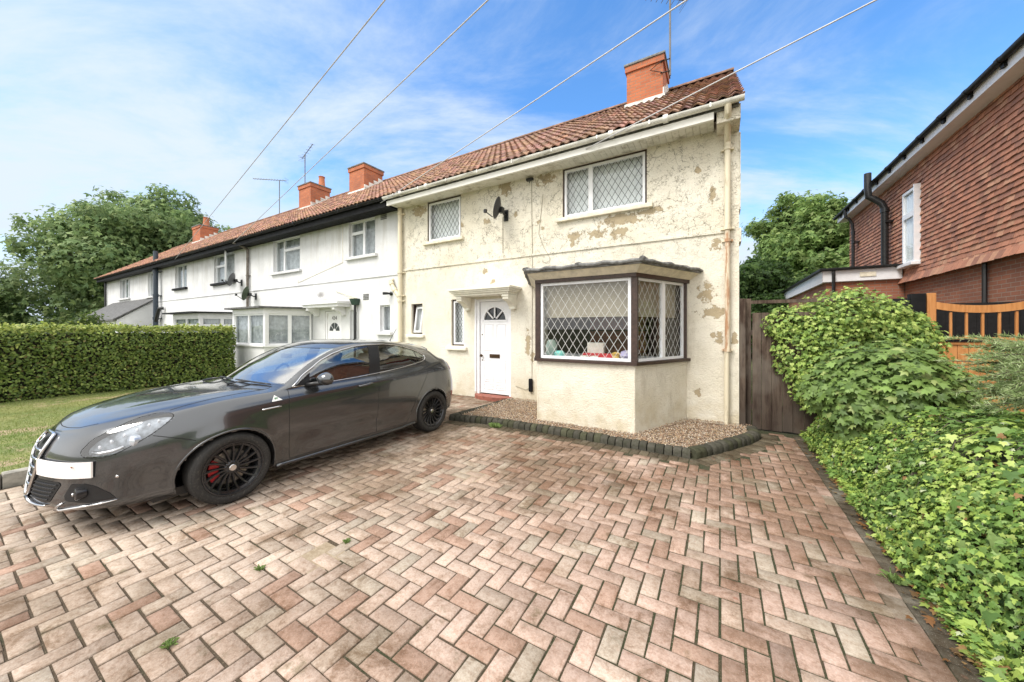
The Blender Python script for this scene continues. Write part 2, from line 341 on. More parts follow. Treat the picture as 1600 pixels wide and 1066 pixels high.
def rooftile():
    t = NT('clay roof tiles'); a = t.attr(); n = t.noise(9, 6, .7)
    c = t.mix(t.ramp(n, .42, .7, 0, .8), a, (.09, .06, .04))
    c = t.mix(t.ramp(t.noise(23, 5, .7), .56, .7, 0, .6), c, (.07, .07, .045))
    c = t.mix(t.ramp(t.noise(16, 5, .7), .66, .75, 0, .45), c, (.42, .40, .32))
    t.P(Base_Color=c, Roughness=.92); t.bump(n, .35, .01); return t.m
M['tile'] = rooftile()
M['brick_orange'] = brickmat('orange chimney brick', (.50, .16, .07), (.40, .12, .055), (.30, .20, .14))
M['brick_wall'] = brickmat('red-brown brick wall', (.36, .14, .08), (.26, .11, .07), (.32, .27, .22), vert='Y')
M['tile_hung'] = attrmat('red hung tiles', .85, 25, .3, (.13, .05, .035), .3)
M['paver'] = attrmat('block pavers', .92, 90, .35, (.15, .11, .08), .6, paver_stain, spec=.15)
def jointmat():
    t = NT('mossy joint sand'); n = t.noise(3, 5, .6)
    X, Y, Z = t.xyz(); ms = t.M('ADD', n, t.ramp(X, -2.0, .4, -.08, .16)); c = t.mix(t.ramp(ms, .44, .62), (.060, .042, .024), (.026, .032, .010)); c = t.mix(t.ramp(t.noise(120, 2), .55, .7, 0, .6), c, (.20, .16, .11))
    t.P(Base_Color=c, Roughness=.95); t.bump(t.noise(160, 3), .7, .006); return t.m
M['joint'] = jointmat()
M['stone'] = attrmat('pebbles', .8, 50, .15, (.2, .14, .1), 0)
M['edging'] = attrmat('mossy concrete edging', .97, 22, .6, (.03, .034, .018), .8, bd=.012, spec=.08)
def lawnmat():
    t = NT('lawn'); n = t.noise(.9, 5, .6)
    c = t.mix(t.ramp(n, .35, .62), (.12, .17, .04), (.22, .23, .075))
    bare = t.ramp(t.M('ADD', t.noise(.7, 4, .6), t.M('MULTIPLY', t.noise(6, 4), .25)), .66, .76)
    c = t.mix(bare, c, (.38, .29, .18)); c = t.mix(t.ramp(t.noise(30, 3), .4, .7, 0, .4), c, (.03, .04, .01))
    t.P(Base_Color=c, Roughness=.95); t.bump(t.noise(60, 3), .8, .02); return t.m
M['lawn'] = lawnmat()
M['ground'] = simple('rough grass ground', (.09, .10, .035), .95, var=.35, scale=2, bump=.5)
M['leaf'] = attrmat('leaves', .5, 30, .12, (.02, .03, .01), 0, trans=.28, spec=.35)
M['grass'] = attrmat('grass blades', .7, 30, .1, (.05, .06, .01), 0, trans=.25)
M['bark'] = simple('bark', (.10, .08, .06), .95, var=.4, scale=12, bump=.8, bscale=25)
def fencemat():
    t = NT('weathered dark fence boards'); X, Y, Z = t.xyz()
    n = t.noise(5, 6, .7, sc3=(3, 1, .35))
    c = t.mix(t.ramp(n, .35, .65), (.035, .018, .011), (.13, .095, .07)); c = t.mix(t.ramp(t.noise(14, 5, .7, sc3=(3, 1, .3)), .5, .7, 0, .7), c, (.03, .018, .012))
    c = t.mix(t.ramp(t.noise(2, 3, .5, sc3=(1, 1, .8)), .48, .6, 0, .5), c, (.17, .145, .12))
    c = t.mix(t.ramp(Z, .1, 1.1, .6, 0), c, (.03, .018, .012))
    t.P(Base_Color=c, Roughness=.9); t.bump(n, .5, .008); return t.m
M['fence'] = fencemat()
def gatemat():
    t = NT('orange stained timber'); n = t.noise(6, 5, .6, sc3=(6, 6, .5))
    c = t.mix(t.ramp(n, .35, .68), (.62, .29, .10), (.50, .21, .065)); c = t.mix(t.ramp(t.noise(9, 3, .6), .66, .74, 0, .5), c, (.2, .08, .03))
    t.P(Base_Color=c, Roughness=.5); t.bump(n, .15, .003); return t.m
M['gate'] = gatemat()
# ---------------------------------------------------------------- ground
g0 = MB().add([(-900, -900, -.05), (900, -900, -.05), (900, 900, -.05), (-900, 900, -.05)], [(0, 1, 2, 3)]).build('ground', M['ground']); struct(g0)
def inside(x, y, poly):
    c = False; j = len(poly) - 1
    for i in range(len(poly)):
        a, b = poly[i], poly[j]
        if (a[1] > y) != (b[1] > y) and x < (b[0] - a[0]) * (y - a[1]) / (b[1] - a[1]) + a[0]: c = not c
        j = i
    return c
FY = 6.48
# garden bed edge line (front, then right side), and its back edge by the door
BED_F = [(-3.98, 4.66), (-3.1, 4.80), (-2.2, 4.82), (-1.2, 4.78), (-.30, 4.76)]
BED_R = [(-.30, 4.76), (.02, 5.26), (.30, 5.75), (.42, 6.05), (.42, 6.36)]
BED_L = [(-3.98, 4.66), (-3.95, 5.1), (-3.86, 6.46)]
bedpoly = BED_F + BED_R[1:] + [(.42, 6.6), (-3.86, 6.6)] + BED_L[::-1][1:-1]
bedout = [(-4.1, 4.54), (-3.1, 4.68), (-2.2, 4.70), (-1.2, 4.66), (-.24, 4.62), (.12, 5.2), (.42, 5.7), (.54, 6.03), (.54, 6.6), (-3.86, 6.6), (-4.06, 5.1)]
def off2(P, d):
    out = []
    for i, p in enumerate(P):
        ns = []
        for a, b in ((i - 1, i), (i, i + 1)):
            if a < 0 or b >= len(P): continue
            dx, dy = P[b][0] - P[a][0], P[b][1] - P[a][1]; L = math.hypot(dx, dy); ns.append((dy / L, -dx / L))
        nx_, ny_ = sum(q[0] for q in ns), sum(q[1] for q in ns); L = math.hypot(nx_, ny_); nx_, ny_ = nx_ / L, ny_ / L; k = 1 / max(.4, nx_ * ns[0][0] + ny_ * ns[0][1]); out.append((p[0] + nx_ * d * k, p[1] + ny_ * d * k))
    return out
BEDL = BED_F + BED_R[1:]
bedout = off2(BEDL, .285) + [(.71, 6.6), (-3.86, 6.6), (-4.0, 5.1)]
XL, XR, YB, YT = -5.98, .80, -3.2, 6.44
jb = MB().add([(XL - .1, YB - .1, -.007), (1.16, YB - .1, -.007), (1.16, YT + .3, -.007), (XL - .1, YT + .3, -.007)], [(0, 1, 2, 3)]).build('driveway_base', M['joint']); struct(jb)
V = []; Fq = []; Cc = []
def paver(cx, cy, lx, ly, ang=0, colr=None, z=0):
    b = .0032; hx, hy = lx / 2, ly / 2; zt = z + rng.normal(0, .0009); tx, ty = rng.normal(0, .005, 2); dx, dy = rng.normal(0, .0014, 2); cx += dx; cy += dy; ang += rng.normal(0, .006)
    base = len(V); ca, sa = math.cos(ang), math.sin(ang)
    for (ex, ey, ez) in ((hx - b, hy - b, 0), (hx - .0006, hy - .0006, -.0025), (hx, hy, -.013)):
        for sx, sy in ((-1, -1), (1, -1), (1, 1), (-1, 1)):
            x, y = sx * ex + rng.normal(0, .0007), sy * ey + rng.normal(0, .0007)
            V.append((cx + ca * x - sa * y, cy + sa * x + ca * y, zt + ez + tx * x + ty * y)); Cc.append(colr)
    Fq.append((base, base + 1, base + 2, base + 3))
    for L in (0, 4):
        for i in range(4):
            j = (i + 1) % 4; Fq.append((base + L + i, base + L + 4 + i, base + L + 4 + j, base + L + j))
def pcol(x, y):
    r = rng.random()
    red = np.array((.505, .365, .305)); brn = np.array((.49, .41, .34)); gry = np.array((.46, .40, .33)); drk = np.array((.40, .275, .215))
    fr = 1 / (1 + math.exp(-(x + 1.6) * 1.3))
    b = red * fr + brn * (1 - fr)
    if r < .10: b = gry
    elif r < .24: b = drk
    elif r < .36: b = (b + gry) / 2
    return b * (1 + rng.normal(0, .09))
c = .1025
pave_band = lambda x, y: False
miss = [(-2.35, 1.38), (-2.28, 2.95)]
for i in range(int(XL / c) - 1, int(XR / c) + 2):
    for j in range(int(YB / c) - 1, int(YT / c) + 2):
        d = (i - j) % 4
        if d == 0: cx, cy, lx, ly = (i + 1) * c, (j + .5) * c, .1945, .0925
        elif d == 3: cx, cy, lx, ly = (i + .5) * c, (j + 1) * c, .0925, .1945
        else: continue
        if cx - lx / 2 < XL or cx + lx / 2 > XR + .02 or cy - ly / 2 < YB or cy + ly / 2 > YT: 
            # cut bricks at the edge: keep a shortened one
            x0, x1 = max(cx - lx / 2, XL), min(cx + lx / 2, XR); y0, y1 = max(cy - ly / 2, YB), min(cy + ly / 2, YT)
            if x1 - x0 < .04 or y1 - y0 < .04: continue
            cx, cy, lx, ly = (x0 + x1) / 2, (y0 + y1) / 2, x1 - x0, y1 - y0
        if inside(cx, cy, bedout): continue
        if any(abs(cx - a) < .07 and abs(cy - b) < .07 for a, b in miss): continue
        paver(cx, cy, lx, ly, 0, pcol(cx, cy))
for k in range(int((YT - YB) / .2025)):   # stretcher course and dark soldier course along the ivy
    y = YB + (k + .5) * .2025; b = pcol(.8, y) * .85
    paver(.852, y, .0965, .2, 0, b)
for k in range(int((YT - YB) / .1025)):
    y = YB + (k + .5) * .1025; paver(1.005, y, .2, .098, 0, np.array((.14, .135, .11)) * (1 + rng.normal(0, .12)))
SC = off2(BEDL, .18)      # dark soldier course in front of the edging
for a, b in zip(SC[:-1], SC[1:]):
    L = math.hypot(b[0] - a[0], b[1] - a[1]); nb = int(L / .1025); an = math.atan2(b[1] - a[1], b[0] - a[0])
    for k in range(nb): q = (k + .5) / nb; paver(a[0] + (b[0] - a[0]) * q, a[1] + (b[1] - a[1]) * q, L / nb - .008, .197, an, np.array((.17, .155, .115)) * (1 + rng.normal(0, .13)))
drv = mk('driveway', V, np.array(Fq), M['paver'], C=np.array(Cc)); struct(drv)
# a light pebble-ish repair stone where one paver is missing
mbs = MB()
for x, y in miss: mbs.add([(x - .16, y - .13, -.0022), (x + .16, y - .13, -.0022), (x + .16, y + .13, -.0022), (x - .16, y + .13, -.0022)], [(0, 1, 2, 3)])
tss = NT('loose sandy dirt'); tss.P(Base_Color=tss.mix(tss.ramp(tss.noise(20, 6, .8), .35, .7), (.26, .20, .13), (.40, .33, .24)), Roughness=1.0); tss.bump(tss.noise(90, 4, .7), .8, .01); struct(mbs.build('sand_fill', tss.m))
# ---- weeds in the joints
def weed(name, x, y, r, n, label):
    mbw = MB()
    for k in range(n):
        a = rng.uniform(0, 6.28); l = r * rng.uniform(.5, 1); w = .003; e = rng.uniform(.15, .9)
        px_, py_ = x + rng.normal(0, r * .25), y + rng.normal(0, r * .2)
        dx, dy = math.cos(a), math.sin(a)
        mbw.add([(px_ - dy * w, py_ + dx * w, -.005), (px_ + dy * w, py_ - dx * w, -.005), (px_ + dx * l * .6 + dy * w, py_ + dy * l * .6 - dx * w, l * e), (px_ + dx * l, py_ + dy * l, l * e * .8), (px_ + dx * l * .6 - dy * w, py_ + dy * l * .6 + dx * w, l * e)], [(0, 1, 2, 3, 4)], (.22, .32, .10))
    o = mbw.build(name, M['grass']); tag(o, label, 'weed'); return o
weed('weed', -2.55, 1.12, .03, 40, 'small green weed tuft in a joint beside the missing block')
weed('weed', -2.33, 1.58, .032, 40, 'weed tuft growing just behind the missing paving block')
weed('weed', -2.32, .62, .034, 45, 'weed tuft in the paving nearest the front left corner of the photo')
weed('weed', -3.05, 4.62, .09, 160, 'wide tuft of grass against the front of the dark block edging')
weed('weed', .93, 3.05, .07, 40, 'single weed sprig between the pavers and the ivy')
# ---- gravel bed
soil = MB(); P = [(x, y, .035) for x, y in bedpoly]; soil.add(P, [tuple(range(len(P)))]); so = soil.build('gravel_bed', M['soil']); struct(so)
n = 11000; xs = rng.uniform(-4.0, .45, n * 2); ys = rng.uniform(4.6, 6.5, n * 2)
BAYP = [(-2.62, 5.24), (-1.05, 5.24), (-.47, 6.48), (-3.2, 6.48)]
keep = [i for i in range(len(xs)) if inside(xs[i], ys[i], bedpoly) and not inside(xs[i], ys[i], BAYP)]
ic = np.array([(1, 0, 0), (-1, 0, 0), (0, 1, 0), (0, -1, 0), (0, 0, 1), (0, 0, -1)], float); icf = np.array([(0, 2, 4), (2, 1, 4), (1, 3, 4), (3, 0, 4), (2, 0, 5), (1, 2, 5), (3, 1, 5), (0, 3, 5)])
def scatter_blobs(pts, size, cols):
    m = len(pts); s = rng.uniform(.5, 1.2, (m, 1, 1)) * size; sh = ic[None] * rng.uniform(.6, 1.25, (m, 6, 1)) * np.array((1, .8, .6)) * s
    a = rng.uniform(0, 6.28, m); ca, sa = np.cos(a)[:, None], np.sin(a)[:, None]
    X = sh[:, :, 0] * ca - sh[:, :, 1] * sa; Y = sh[:, :, 0] * sa + sh[:, :, 1] * ca
    Vv = np.stack([X, Y, sh[:, :, 2]], 2) + pts[:, None]; Ff = (icf[None] + (np.arange(m) * 6)[:, None, None]).reshape(-1, 3)
    return Vv.reshape(-1, 3), Ff, np.repeat(cols, 6, 0)
pts = np.array([(xs[i], ys[i], .036 + rng.uniform(0, .018) + .03 * max(0, (ys[i] - 5.0) / 1.5)) for i in keep])
pal = np.array([(.46, .29, .18), (.56, .43, .32), (.36, .22, .15), (.64, .55, .46), (.30, .22, .17), (.50, .36, .22)])
cols = pal[rng.integers(0, 6, len(pts))] * rng.uniform(.8, 1.25, (len(pts), 1)) * np.array((.95, 1.0, 1.0))
v_, f_, c_ = scatter_blobs(pts, .012, cols); gv = mk('gravel', v_, f_, M['stone'], C=c_); tag(gv, 'brown and buff gravel filling the bed in front of the bay window', 'gravel', kind='stuff')
# ---- block edging: rounded dark kerb blocks set on end
def edge_run(P, width, height, step, name, label, shift=0, tint=(.075, .070, .058)):
    mb = MB(); L = 0; pos = []
    seg = [(Vector((*P[i], 0)), Vector((*P[i + 1], 0))) for i in range(len(P) - 1)]; tot = sum((b - a).length for a, b in seg); nb = int(tot / step)
    for k in range(nb):
        d = (k + .5) * tot / nb
        for a, b in seg:
            if d <= (b - a).length: break
            d -= (b - a).length
        t = (b - a).normalized(); nrm = Vector((t.y, -t.x, 0)); p = a + t * d
        w = step * rng.uniform(.85, .97); hh = height * rng.uniform(.93, 1.05); sh = rng.normal(0, .006)
        prof = [(-width / 2, 0), (width / 2, 0), (width / 2, hh * .55), (width * .42, hh * .82), (width * .2, hh * .98), (-width * .1, hh), (-width * .4, hh * .93), (-width / 2, hh * .75)]
        ring = []
        for e in (-w / 2, -w / 2 + .008, w / 2 - .008, w / 2):
            kk = .95 if abs(e) == w / 2 else 1
            ring.append([(p + t * e + nrm * (q[0] * kk + sh + width / 2 * 0) + Vector((0, 0, q[1] * kk - .012)))[:] for q in prof])
        Vv = [v for r_ in ring for v in r_]; F_ = [tuple(range(8)), tuple(range(24, 32))[::-1]]
        for r_ in range(3):
            for i in range(8): F_.append((r_ * 8 + i, r_ * 8 + (i + 1) % 8, r_ * 8 + 8 + (i + 1) % 8, r_ * 8 + 8 + i))
        g = np.array(tint) * rng.uniform(.75, 1.25) * (np.array((1, 1.06, .85)) if rng.random() < .3 else 1)
        mb.add(Vv, F_, g)
    o = mb.build(name, M['edging'], auto=True); tag(o, label, 'garden edging', 'dark block edging round the gravel bed'); return o
edge_run(BED_F, .15, .105, .098, 'block_edging', 'long front run of dark rounded edging blocks below the bay window')
edge_run(BED_R, .15, .12, .105, 'block_edging', 'short run of dark edging blocks turning back to the wooden fence')
edge_run(BED_L, .10, .085, .2, 'block_edging', 'low mossy edging blocks running back to the red doorstep')
# ---- left kerb and lawn
kb = MB(); y = -3.2
while y < 6.3:
    l = .9; kb.box((-6.12, y + .004, -.03), (-5.99, y + l - .004, .135), bev=.014); y += l
ko = kb.build('kerb', simple('weathered concrete kerb', (.26, .245, .21), .9, var=.35, scale=9, bump=.5), auto=True); struct(ko)
nx, ny = 30, 40; gx = np.linspace(-14.5, -6.12, nx); gy = np.linspace(-3.5, 6.48, ny)
def lawnz(x, y): return np.interp(x, [-14.5, -12.5, -6.12], [-.02, .0, .10]) + .012 * math.sin(x * 3 + y * 1.3) * 1
LV = [(x, y, lawnz(x, y)) for y in gy for x in gx]; LF = [(j * nx + i, j * nx + i + 1, (j + 1) * nx + i + 1, (j + 1) * nx + i) for j in range(ny - 1) for i in range(nx - 1)]
lw = mk('lawn', LV, LF, M['lawn'], smooth=True); struct(lw)
def blades(name, area, n, hmin, hmax, colf, label, zf, reject=None):
    x = rng.uniform(area[0], area[1], n); y = rng.uniform(area[2], area[3], n); z = np.array([zf(a, b) for a, b in zip(x, y)])
    a = rng.uniform(0, 6.28, n); h = rng.uniform(hmin, hmax, n); w = .005; le = rng.uniform(.1, .9, n) * h; b = rng.uniform(0, 6.28, n)
    p0 = np.stack([x - np.cos(a) * w, y - np.sin(a) * w, z - .01], 1); p1 = np.stack([x + np.cos(a) * w, y + np.sin(a) * w, z - .01], 1); p2 = np.stack([x + np.cos(b) * le, y + np.sin(b) * le, z + h * .8], 1)
    Vv = np.stack([p0, p1, p2], 1).reshape(-1, 3); Ff = np.arange(n * 3).reshape(-1, 3); base = colf(x, y)
    o = mk(name, Vv, Ff, M['grass'], C=np.repeat(base, 3, 0)); tag(o, label, 'grass', kind='stuff'); return o
def gc(x, y):
    k = np.clip(.5 + .5 * np.sin(x * 1.1 + 2 * np.sin(y * .7)) + rng.normal(0, .25, len(x)), 0, 1)[:, None]
    return np.array((.17, .25, .05)) * (1 - k) + np.array((.30, .32, .11)) * k
gr = blades('grass', (-12.9, -6.15, -1.5, 5.9), 90000, .012, .04, gc, 'short patchy lawn grass between the kerb and the clipped hedge', lawnz)
# ---------------------------------------------------------------- building helpers
def wallpanel(mb, x0, x1, z0, z1, ops, y=FY, th=.25):
    """front wall facing -Y with rectangular openings and their reveals"""
    xs = sorted({x0, x1, *[v for o in ops for v in (o[0], o[2])]}); zs = sorted({z0, z1, *[v for o in ops for v in (o[1], o[3])]})
    def hole(a, b): return any(o[0] < a < o[2] and o[1] < b < o[3] for o in ops)
    for i in range(len(xs) - 1):
        for j in range(len(zs) - 1):
            a, b, c_, d = xs[i], xs[i + 1], zs[j], zs[j + 1]
            if hole((a + b) / 2, (c_ + d) / 2): continue
            mb.add([(a, y, c_), (b, y, c_), (b, y, d), (a, y, d)], [(0, 1, 2, 3)]); mb.add([(a, y + th, c_), (b, y + th, c_), (b, y + th, d), (a, y + th, d)], [(3, 2, 1, 0)])
    for a, c_, b, d in ops:
        mb.add([(a, y, c_), (b, y, c_), (b, y, d), (a, y, d), (a, y + th, c_), (b, y + th, c_), (b, y + th, d), (a, y + th, d)], [(0, 4, 5, 1), (1, 5, 6, 2), (2, 6, 7, 3), (3, 7, 4, 0)])
def ring(mb, x0, z0, x1, z1, w, y0, y1):
    mb.box((x0, y0, z0), (x0 + w, y1, z1)); mb.box((x1 - w, y0, z0), (x1, y1, z1)); mb.box((x0 + w, y0, z0), (x1 - w, y1, z0 + w)); mb.box((x0 + w, y0, z1 - w), (x1 - w, y1, z1))
def diamonds(mb, x0, z0, x1, z1, y, pw=.15, ph=.23, w=.007, ox=0):
    for s in (1, -1):
        k = -60
        while k < 60:
            # line x = ox + k*pw + s * (z-z0) * pw/ph
            sl = s * pw / ph; c0 = x0 + ox + k * pw; k += 1
            za, zb = z0, z1
            if sl > 0: za = max(za, z0 + (x0 - c0) / sl); zb = min(zb, z0 + (x1 - c0) / sl)
            else: za = max(za, z0 + (x1 - c0) / sl); zb = min(zb, z0 + (x0 - c0) / sl)
            if zb - za < .01: continue
            a = (c0 + sl * (za - z0), za); b = (c0 + sl * (zb - z0), zb)
            d = Vector((b[0] - a[0], b[1] - a[1])).normalized(); nx_, nz_ = -d.y * w / 2, d.x * w / 2; yy = y + (.0012 if s > 0 else 0)
            mb.prism([(a[0] - nx_, yy, a[1] - nz_), (b[0] - nx_, yy, b[1] - nz_), (b[0] + nx_, yy, b[1] + nz_), (a[0] + nx_, yy, a[1] + nz_)], (0, .003, 0))
def window(parent, Mx, w, h, lights, fmat='white', outer=None, lat=None, net='net', sash=.042, ow=.035, name='window', netd=.14, openl=None):
    """Mx maps local (x right, y into the house, z up); lights: (x0,z0,x1,z1) in metres"""
    f = MB()
    if outer: ring(f, 0, 0, w, h, ow, 0, .07)
    fo = f.xf(Mx).build(name, M[outer], parent) if outer else None
    i0 = ow if outer else 0
    s = MB(); pn = MB(); la = MB(); cu = MB()
    for k, (a, b, c_, d) in enumerate(lights):
        if openl == k: continue
        ring(s, a, b, c_, d, sash, -.006 if outer else 0, .05)
        pn.add([(a + sash, .03, b + sash), (c_ - sash, .03, b + sash), (c_ - sash, .03, d - sash), (a + sash, .03, d - sash)], [(0, 1, 2, 3)])
        if lat: diamonds(la, a + sash, b + sash, c_ - sash, d - sash, .0235, *lat[1:])
    so_ = s.xf(Mx).build('sash' if fo else name, M[fmat], fo or parent) if s.v else None; root = fo or so_
    if pn.v: pn.xf(Mx).build('pane', M['pane'], root)
    if lat and la.v: la.xf(Mx).build('leading', M[lat[0]], root)
    if net:
        n_ = int(w / .02) + 2; xs_ = np.linspace(.0, w, n_); A = [(x, netd + .012 * math.sin(x * 42 + math.sin(x * 9) * 2), .01) for x in xs_]; B = [(x, netd + .012 * math.sin(x * 42 + math.sin(x * 9) * 2), h - .01) for x in xs_]
        V_, F_ = quadstrip(np.array(A), np.array(B)); cu.add(V_, F_).xf(Mx).build('curtain', M[net], root, smooth=True)
    return root
def T(x, y, z, rz=0): return Matrix.Translation((x, y, z)) @ Matrix.Rotation(rz, 4, 'Z')
EY, EZ, RY, RZ = 5.98, 4.90, 9.9, 7.68
def roof(parent, x0, x1, col0=(.42, .17, .09), seed=0, per=.165):
    r_ = np.random.default_rng(seed); SL = math.hypot(RY - EY, RZ - EZ); dy, dz = (RY - EY) / SL, (RZ - EZ) / SL; ny_, nz_ = -dz, dy
    nc = 15; g = SL / nc; npr = 6; ncol = int(round((x1 - x0) / per)); per = (x1 - x0) / ncol
    V = []; F = []; C = []; sh = [0, .020, .030, .020, 0, -.012]
    for c_ in range(nc):
        for kx in range(ncol):
            tone = np.array(col0) * r_.uniform(.55, 1.25) * np.array((1, r_.uniform(.85, 1.1), r_.uniform(.8, 1.15))); lift = r_.normal(0, .003); sy = r_.normal(0, .006)
            b = len(V)
            for (s_, up) in ((c_ * g - .03 + sy, .032), (c_ * g - .03 + sy, .0), ((c_ + 1) * g, .0)):
                pass
            rows = [(c_ * g - .03 + sy, .014), (c_ * g - .03 + sy, .036), ((c_ + 1) * g + .01, .004)]
            for s_, up in rows:
                for i in range(npr + 1):
                    x = x0 + kx * per + per * i / npr; hh = up + lift + sh[i % npr] 
                    V.append((x, EY + dy * s_ + ny_ * hh, EZ + dz * s_ + nz_ * hh)); C.append(tone)
            for r2 in range(2):
                for i in range(npr): F.append((b + r2 * 7 + i, b + r2 * 7 + i + 1, b + r2 * 7 + 8 + i, b + r2 * 7 + 7 + i))
    # underlay and back slope
    b = len(V); 
    for p in [(x0, EY, EZ - .03), (x1, EY, EZ - .03), (x1, RY, RZ - .03), (x0, RY, RZ - .03), (x1, 2 * RY - EY, EZ), (x0, 2 * RY - EY, EZ)]: V.append(p); C.append(np.array(col0) * .8)
    F += [(b, b + 1, b + 2, b + 3), (b + 3, b + 2, b + 4, b + 5)]
    ro = mk('roof', V, F, M['tile'], parent, C=np.array(C))
    mb = MB(); x = x0 + .003
    while x < x1 - .05:
        e = min(x + .33, x1 - .003); n = 10; A = []; 
        P0 = [(x, RY - .13 * math.cos(math.pi * k / n), RZ - .015 + .1 * math.sin(math.pi * k / n)) for k in range(n + 1)]; P1 = [(e + .012, p[1], p[2] + .006) for p in P0]
        V_, F_ = quadstrip(np.array(P0), np.array(P1)); F_.append(tuple(range(n + 1))); mb.add(V_, F_, np.array(col0) * rng.uniform(.5, .95)); x = e
    mb.build('ridge', M['tile'], ro)
    return ro
def chimney(parent, x0, x1, y0, y1, zt, pots, zb=6.4, flash=True):
    m = MB(); m.box((x0, y0, zb), (x1, y1, zt - .16)); m.box((x0 - .035, y0 - .035, zt - .16), (x1 + .035, y1 + .035, zt - .02))
    ch = m.build('chimney', M['brick_orange'], parent)
    m = MB(); m.box((x0 - .06, y0 - .06, zt - .018), (x1 + .06, y1 + .06, zt + .035), bev=.012); m.build('capping', M['lead'], ch, auto=True)
    k = (RZ - EZ) / (RY - EY)
    m = MB()
    if flash:
        zf = EZ + (y0 - EY) * k; m.box((x0 - .05, y0 - .03, zf - .04), (x1 + .05, y0 - .001, zf + .11))
        for i in range(4):
            ya = y0 + (y1 - y0) * i / 4; za = EZ + (ya - EY) * k; m.box((x1 + .001, ya, za - .1), (x1 + .022, ya + (y1 - y0) / 4 - .01, za + .27))
        m.build('flashing', M['gutter'], ch)
    for (x, y, h, r_) in pots:
        m = MB(); m.lathe([(r_ * 1.2, zt + .03), (r_ * 1.1, zt + .1), (r_, zt + .12), (r_ * .85, zt + h - .05), (r_ * .98, zt + h - .03), (r_ * .98, zt + h), (r_ * .7, zt + h), (r_ * .7, zt + h - .04)], (x, y, 0), n=16); m.build('chimney_pot', M['brick_orange'], ch, auto=True)
    return ch
def pipe(parent, x, y, z0, z1, r_, mat, name='downpipe', collars=(), cr=1.3, ch=.05):
    m = MB(); m.tube([(x, y, z0), (x, y, z1)], r_, 14)
    for z in collars: m.tube([(x, y, z - ch / 2), (x, y, z + ch / 2)], r_ * cr, 14); m.box((x - r_ * 2.1, y + r_ * .4, z - .014), (x + r_ * 2.1, FY, z + .014))
    return m.build(name, mat, parent, auto=True)
def halfgutter(m, x0, x1, yc=EY - .005, zc=4.865, r_=.058):
    n = 8
    for a, b, rr in ((x0, x1, r_),):
        P = []; 
        for x in (a, b):
            P.append([(x, yc + rr * math.cos(math.pi + math.pi * k / n), zc + rr * math.sin(math.pi + math.pi * k / n)) for k in range(n + 1)] + [(x, yc + (rr - .008) * math.cos(2 * math.pi - math.pi * k / n), zc + (rr - .008) * math.sin(2 * math.pi - math.pi * k / n)) for k in range(n + 1)])
        N = len(P[0]); V_ = np.array(P[0] + P[1]); F_ = [(i, (i + 1) % N, N + (i + 1) % N, N + i) for i in range(N)]; F_.append(tuple(range(n + 1))); F_.append(tuple(range(N, N + n + 1))); m.add(V_, F_)
    x = x0 + .4
    while x < x1 - .1:
        m.add(*( (lambda b: (b.v[0], b.f))(MB().box((x - .012, yc - r_ - .004, zc - r_ * .9), (x + .012, yc - r_ * .6, zc + .012))) ))
        if int(x * 10) % 3 == 0: m.tube([(x + .2, yc, zc - .012), (x + .27, yc, zc - .012)], r_ * 1.08, 14)
        x += .85
# ================================================================ cream end house
HA0, HA1 = -7.3, .256
A = thing('cream_house', 'end-of-terrace house in peeling cream roughcast with a bay window, white door and brown leaded windows', 'house', ((HA0 + HA1) / 2, FY, 0))
opsA = [(-2.68, 3.72, -1.1, 4.71), (-6.31, 3.70, -5.24, 4.715), (-6.87, 1.42, -6.48, 2.19), (-5.53, 1.15, -5.15, 2.25), (-4.80, .06, -3.87, 2.22), (-3.12, 1.05, -.55, 2.33)]
m = MB(); wallpanel(m, HA0, HA1, -.05, 4.86, opsA)
k = .72; gy = [(HA1, FY, -.05), (HA1, 13.3, -.05), (HA1, 13.3, 4.9), (HA1, RY, RZ - .08), (HA1, FY, EZ + (FY - EY) * .71 - .06)]
m.add([(p[0], p[1], p[2]) for p in gy], [(0, 1, 2, 3, 4)]); m.box((HA0, 13.05, -.05), (HA1 - .01, 13.3, 4.86))
wA = m.build('wall', M['cream'], A)
# right corner block that carries the downpipe and the string course
m = MB(); m.box((HA1 + .001, FY - .012, 2.9), (HA1 + .03, FY + .35, 3.12), bev=.01); m.box((HA1 + .001, FY - .012, 3.4), (HA1 + .02, FY + .3, 4.6), bev=.008); m.box((HA1 - .30, EY + .1, 4.62), (HA1 + .004, FY - .002, 4.84), bev=.01); m.build('corner_block', M['cream'], wA)
m = MB(); m.box((HA0 + .12, FY - .022, 3.065), (HA1 - .18, FY - .001, 3.10)); m.build('string_course', M['cream'], wA)
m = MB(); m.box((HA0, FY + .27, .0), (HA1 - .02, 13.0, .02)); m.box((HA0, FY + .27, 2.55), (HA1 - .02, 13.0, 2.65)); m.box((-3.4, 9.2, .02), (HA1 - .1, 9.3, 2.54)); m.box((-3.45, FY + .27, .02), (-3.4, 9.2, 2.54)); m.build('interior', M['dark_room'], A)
roof(A, HA0 - .02, HA1 + .05, (.32, .18, .125), 1)
chimney(A, -1.97, -1.15, 8.85, 9.75, 7.98, [(-1.55, 9.2, .16, .13)])
m = MB(); halfgutter(m, HA0 - .02, HA1 + .045); m.build('gutter', M['gutter'], A, auto=True)
m = MB(); m.box((HA0 + .02, EY + .05, 4.675), (HA1 - .335, EY + .10, 4.785)); fa = m.build('fascia', dirty('streaked white fascia', (.84, .83, .79), (.30, .27, .2), .56, .78, (.8, 1, 3)), A)
m = MB(); x = HA0 + .03
while x < HA1 - .42: m.box((x, EY + .102, 4.715), (min(x + .094, HA1 - .34), FY + .02, 4.73)); x += .1
m.box((HA0 + .03, EY + .102, 4.7305), (HA1 - .34, FY + .02, 4.745)); m.build('soffit', M['soffit'], A)
